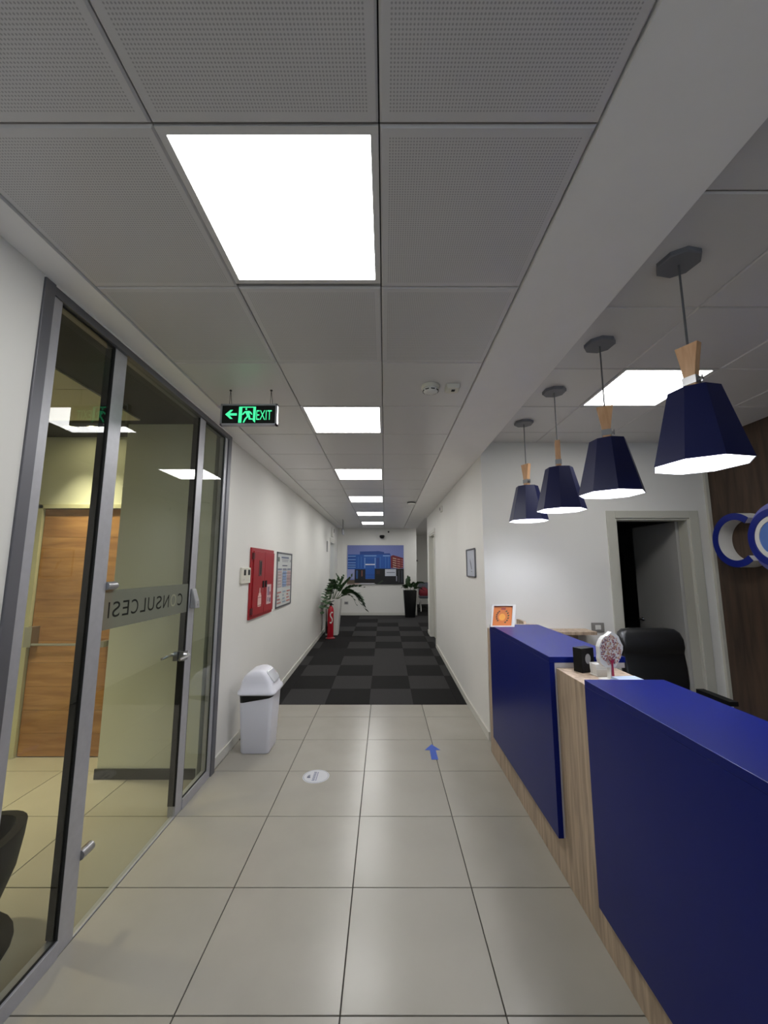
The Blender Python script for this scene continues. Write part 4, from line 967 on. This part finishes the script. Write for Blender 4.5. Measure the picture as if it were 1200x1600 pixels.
# ------------------------------------------------------------ potted plants
def frond(par, pts, nl, size, rnd):
    """arching stem with paired glossy leaflets"""
    P = [Vector(p) for p in pts]
    def bez(t):
        a = P[:]
        while len(a) > 1: a = [a[i].lerp(a[i + 1], t) for i in range(len(a) - 1)]
        return a[0]
    path = [bez(i / 12) for i in range(13)]
    b = MB(); b.tube(path, 0.008, 6, 0.003); s_ = b.build('frond', M_STEM, par, smooth=True)
    b = MB()
    for k in range(nl):
        t = 0.30 + 0.70 * k / (nl - 1); p = bez(t); d = (bez(min(t + 0.03, 1.0)) - bez(t - 0.03)).normalized()
        side = d.cross(Vector((0, 0.25, 1))).normalized()
        if side.length < 0.1: side = Vector((1, 0, 0))
        up = side.cross(d).normalized()
        for sgn in ((-1, 1) if k < nl - 1 else (0,)):
            ax = (d * 0.65 + side * sgn * 0.75 + up * (0.25 + rnd.random() * 0.2)).normalized()
            wd = ax.cross(up).normalized() * size * 0.38 * (0.8 + 0.4 * rnd.random()); L = size * (0.8 + 0.4 * rnd.random()) * (1.0 - 0.35 * t)
            dz = up * 0.12 * size
            b.add([p, p + ax * L * .35 + wd + dz * .3, p + ax * L * .7 + wd * .8 + dz * .3, p + ax * L, p + ax * L * .7 - wd * .8 + dz * .3, p + ax * L * .35 - wd + dz * .3, p + ax * L * .5 - dz * .5],
                  [(0, 1, 6), (1, 2, 6), (2, 3, 6), (3, 4, 6), (4, 5, 6), (5, 0, 6)])
    b.build('leaves', M_LEAF, s_, kind='stuff')
rp_ = random.Random(4)
PXc, PYc = -1.17, 9.2; PZ = ramp(9.02) + 0.012
pp = thing('potted_plant', 'leafy green plant with arching fronds in a tall white planter', 'plant', (PXc, PYc, PZ))
b = MB(); b.loft([rrect(PXc, PYc, 0.135, 0.135, 0.02, PZ), rrect(PXc, PYc, 0.20, 0.20, 0.025, PZ + 0.785), rrect(PXc, PYc, 0.185, 0.185, 0.02, PZ + 0.785), rrect(PXc, PYc, 0.18, 0.18, 0.02, PZ + 0.74)], True, False); b.build('planter', M_WHITE, pp, smooth=True)
b = MB(); b.loft([rrect(PXc, PYc, 0.178, 0.178, 0.02, PZ + 0.70), rrect(PXc, PYc, 0.178, 0.178, 0.02, PZ + 0.745)]); b.build('soil', M_SOIL, pp)
zt = PZ + 0.745
def pxy(u, v, y):   # picture direction to a point at distance y along the corridor
    a = (800 - v) / FPX; c_, s_ = math.cos(PITCH), math.sin(PITCH)
    t = y / (c_ - a * s_); return ((u - 601) / FPX * t, y, EYE + t * (s_ + a * c_))
for (x0, pts, nl, sz) in (
    (-0.06, [(520, 918, 8.8), (507, 914, 8.1), (504, 955, 7.95)], 10, 0.13),
    (-0.09, [(518, 925, 8.9), (512, 918, 8.4), (511, 948, 8.2)], 9, 0.13),
    (-0.05, [(522, 915, 9.0), (517, 902, 8.7), (514, 925, 8.5)], 8, 0.14),
    (-0.02, [(526, 915, 9.1), (521, 905, 8.8), (516, 908, 8.7)], 7, 0.12),
    (0.0, [(529, 915, 9.2), (530, 905, 9.25), (526, 899, 9.3)], 7, 0.09),
    (0.02, [(530, 915, 9.2), (534, 910, 9.2), (537, 901, 9.2)], 7, 0.09),
    (0.05, [(532, 920, 9.2), (540, 912, 9.2), (549, 902, 9.2)], 7, 0.12),
    (0.06, [(538, 922, 9.2), (548, 913, 9.2), (567, 918, 9.2)], 7, 0.13),
    (0.08, [(540, 926, 9.15), (556, 915, 9.0), (569, 950, 8.9)], 12, 0.19),
    (0.07, [(540, 928, 9.1), (552, 917, 9.0), (562, 942, 8.9)], 10, 0.16),
    (0.05, [(536, 930, 9.1), (550, 922, 9.0), (556, 944, 8.95)], 6, 0.08)):
    frond(pp, [(PXc + x0, PYc + rp_.uniform(-.05, .05), zt)] + [pxy(*q) for q in pts], nl, sz, rp_)
QX, QY = 0.72, 11.66; QZ = ramp(11.45) + 0.016
pq = thing('potted_plant', 'small dark leaved plant in a tall black planter by the far wall', 'plant', (QX, QY, QZ))
b = MB(); b.loft([rrect(QX, QY, 0.14, 0.14, 0.03, QZ), rrect(QX, QY, 0.19, 0.19, 0.035, QZ + 0.74), rrect(QX, QY, 0.175, 0.175, 0.03, QZ + 0.74), rrect(QX, QY, 0.17, 0.17, 0.03, QZ + 0.7)], True, False); b.build('planter', mat('black_gloss_planter', srgb(14, 14, 15), 0.22), pq, smooth=True)
b = MB(); b.loft([rrect(QX, QY, 0.168, 0.168, 0.03, QZ + 0.65), rrect(QX, QY, 0.168, 0.168, 0.03, QZ + 0.70)]); b.build('soil', M_SOIL, pq)
for (x0, pts, nl, sz) in (
    (-0.06, [(637, 914, 11.6), (639, 908, 11.6), (637, 903, 11.6)], 7, 0.12),
    (-0.08, [(634, 918, 11.6), (632, 914, 11.5), (630, 917, 11.5)], 6, 0.11),
    (0.0, [(642, 916, 11.6), (645, 912, 11.6), (647, 912, 11.6)], 6, 0.11),
    (0.08, [(648, 918, 11.6), (653, 908, 11.5), (661, 912, 11.5)], 8, 0.12),
    (0.09, [(648, 920, 11.6), (654, 916, 11.5), (660, 922, 11.5)], 6, 0.1)):
    frond(pq, [(QX + x0, QY, QZ + 0.70)] + [pxy(*q) for q in pts], nl, sz, rp_)

# ------------------------------------------------------------ alcove seat
AX, AY = 1.33, 12.75; AZ = ramp(12.6) + 0.02
wc_ = thing('waiting_chair', 'grey waiting chair on chrome arched legs in the far alcove', 'chair', (AX, AY, AZ))
b = MB(); b.loft([rrect(AX, AY, 0.25, 0.24, 0.05, AZ + 0.40), rrect(AX, AY, 0.26, 0.25, 0.05, AZ + 0.43), rrect(AX, AY, 0.25, 0.24, 0.05, AZ + 0.46)]); b.build('seat', mat('dark_seat', srgb(70, 74, 86), 0.5), wc_, smooth=True)
b = MB(); b.prism([(0.20, 0.47), (0.24, 0.47), (0.34, 0.86), (0.31, 0.87)], lambda u, v, d: (AX + d, AY + u, AZ + v), -0.25, 0.25); b.build('backrest', MATS['dark_seat'], wc_, bevel=0.01)
for s_ in (-1, 1):
    b = MB(); X = AX + s_ * 0.22
    b.tube([(X, AY - 0.28, AZ + 0.006), (X, AY - 0.24, AZ + 0.12), (X, AY - 0.12, AZ + 0.27), (X, AY, AZ + 0.31), (X, AY + 0.12, AZ + 0.27), (X, AY + 0.24, AZ + 0.13), (X, AY + 0.28, AZ + 0.03)], 0.018, 8)
    b.cyl((X, AY, AZ + 0.30), (X, AY, AZ + 0.41), 0.018, 8); b.build('leg', M_CHROME, wc_, smooth=True)
rb = thing('red_bag', 'red soft bag lying on the grey waiting chair', 'bag', (AX - 0.1, AY + 0.05, AZ + 0.46))
b = MB(); b.loft([rrect(AX - 0.1, AY + 0.08, 0.13, 0.07, 0.05, AZ + 0.462), rrect(AX - 0.1, AY + 0.08, 0.16, 0.09, 0.06, AZ + 0.54), rrect(AX - 0.1, AY + 0.09, 0.13, 0.07, 0.05, AZ + 0.66), rrect(AX - 0.1, AY + 0.10, 0.05, 0.03, 0.02, AZ + 0.72)]); b.build('body', mat('red_cloth', srgb(120, 30, 44), 0.8), rb, smooth=True)
b = MB(); b.tube([(AX - 0.16, AY + 0.1, AZ + 0.68), (AX - 0.13, AY + 0.1, AZ + 0.76), (AX - 0.07, AY + 0.1, AZ + 0.76), (AX - 0.04, AY + 0.1, AZ + 0.68)], 0.008, 6); b.build('strap', MATS['red_cloth'], rb, smooth=True)
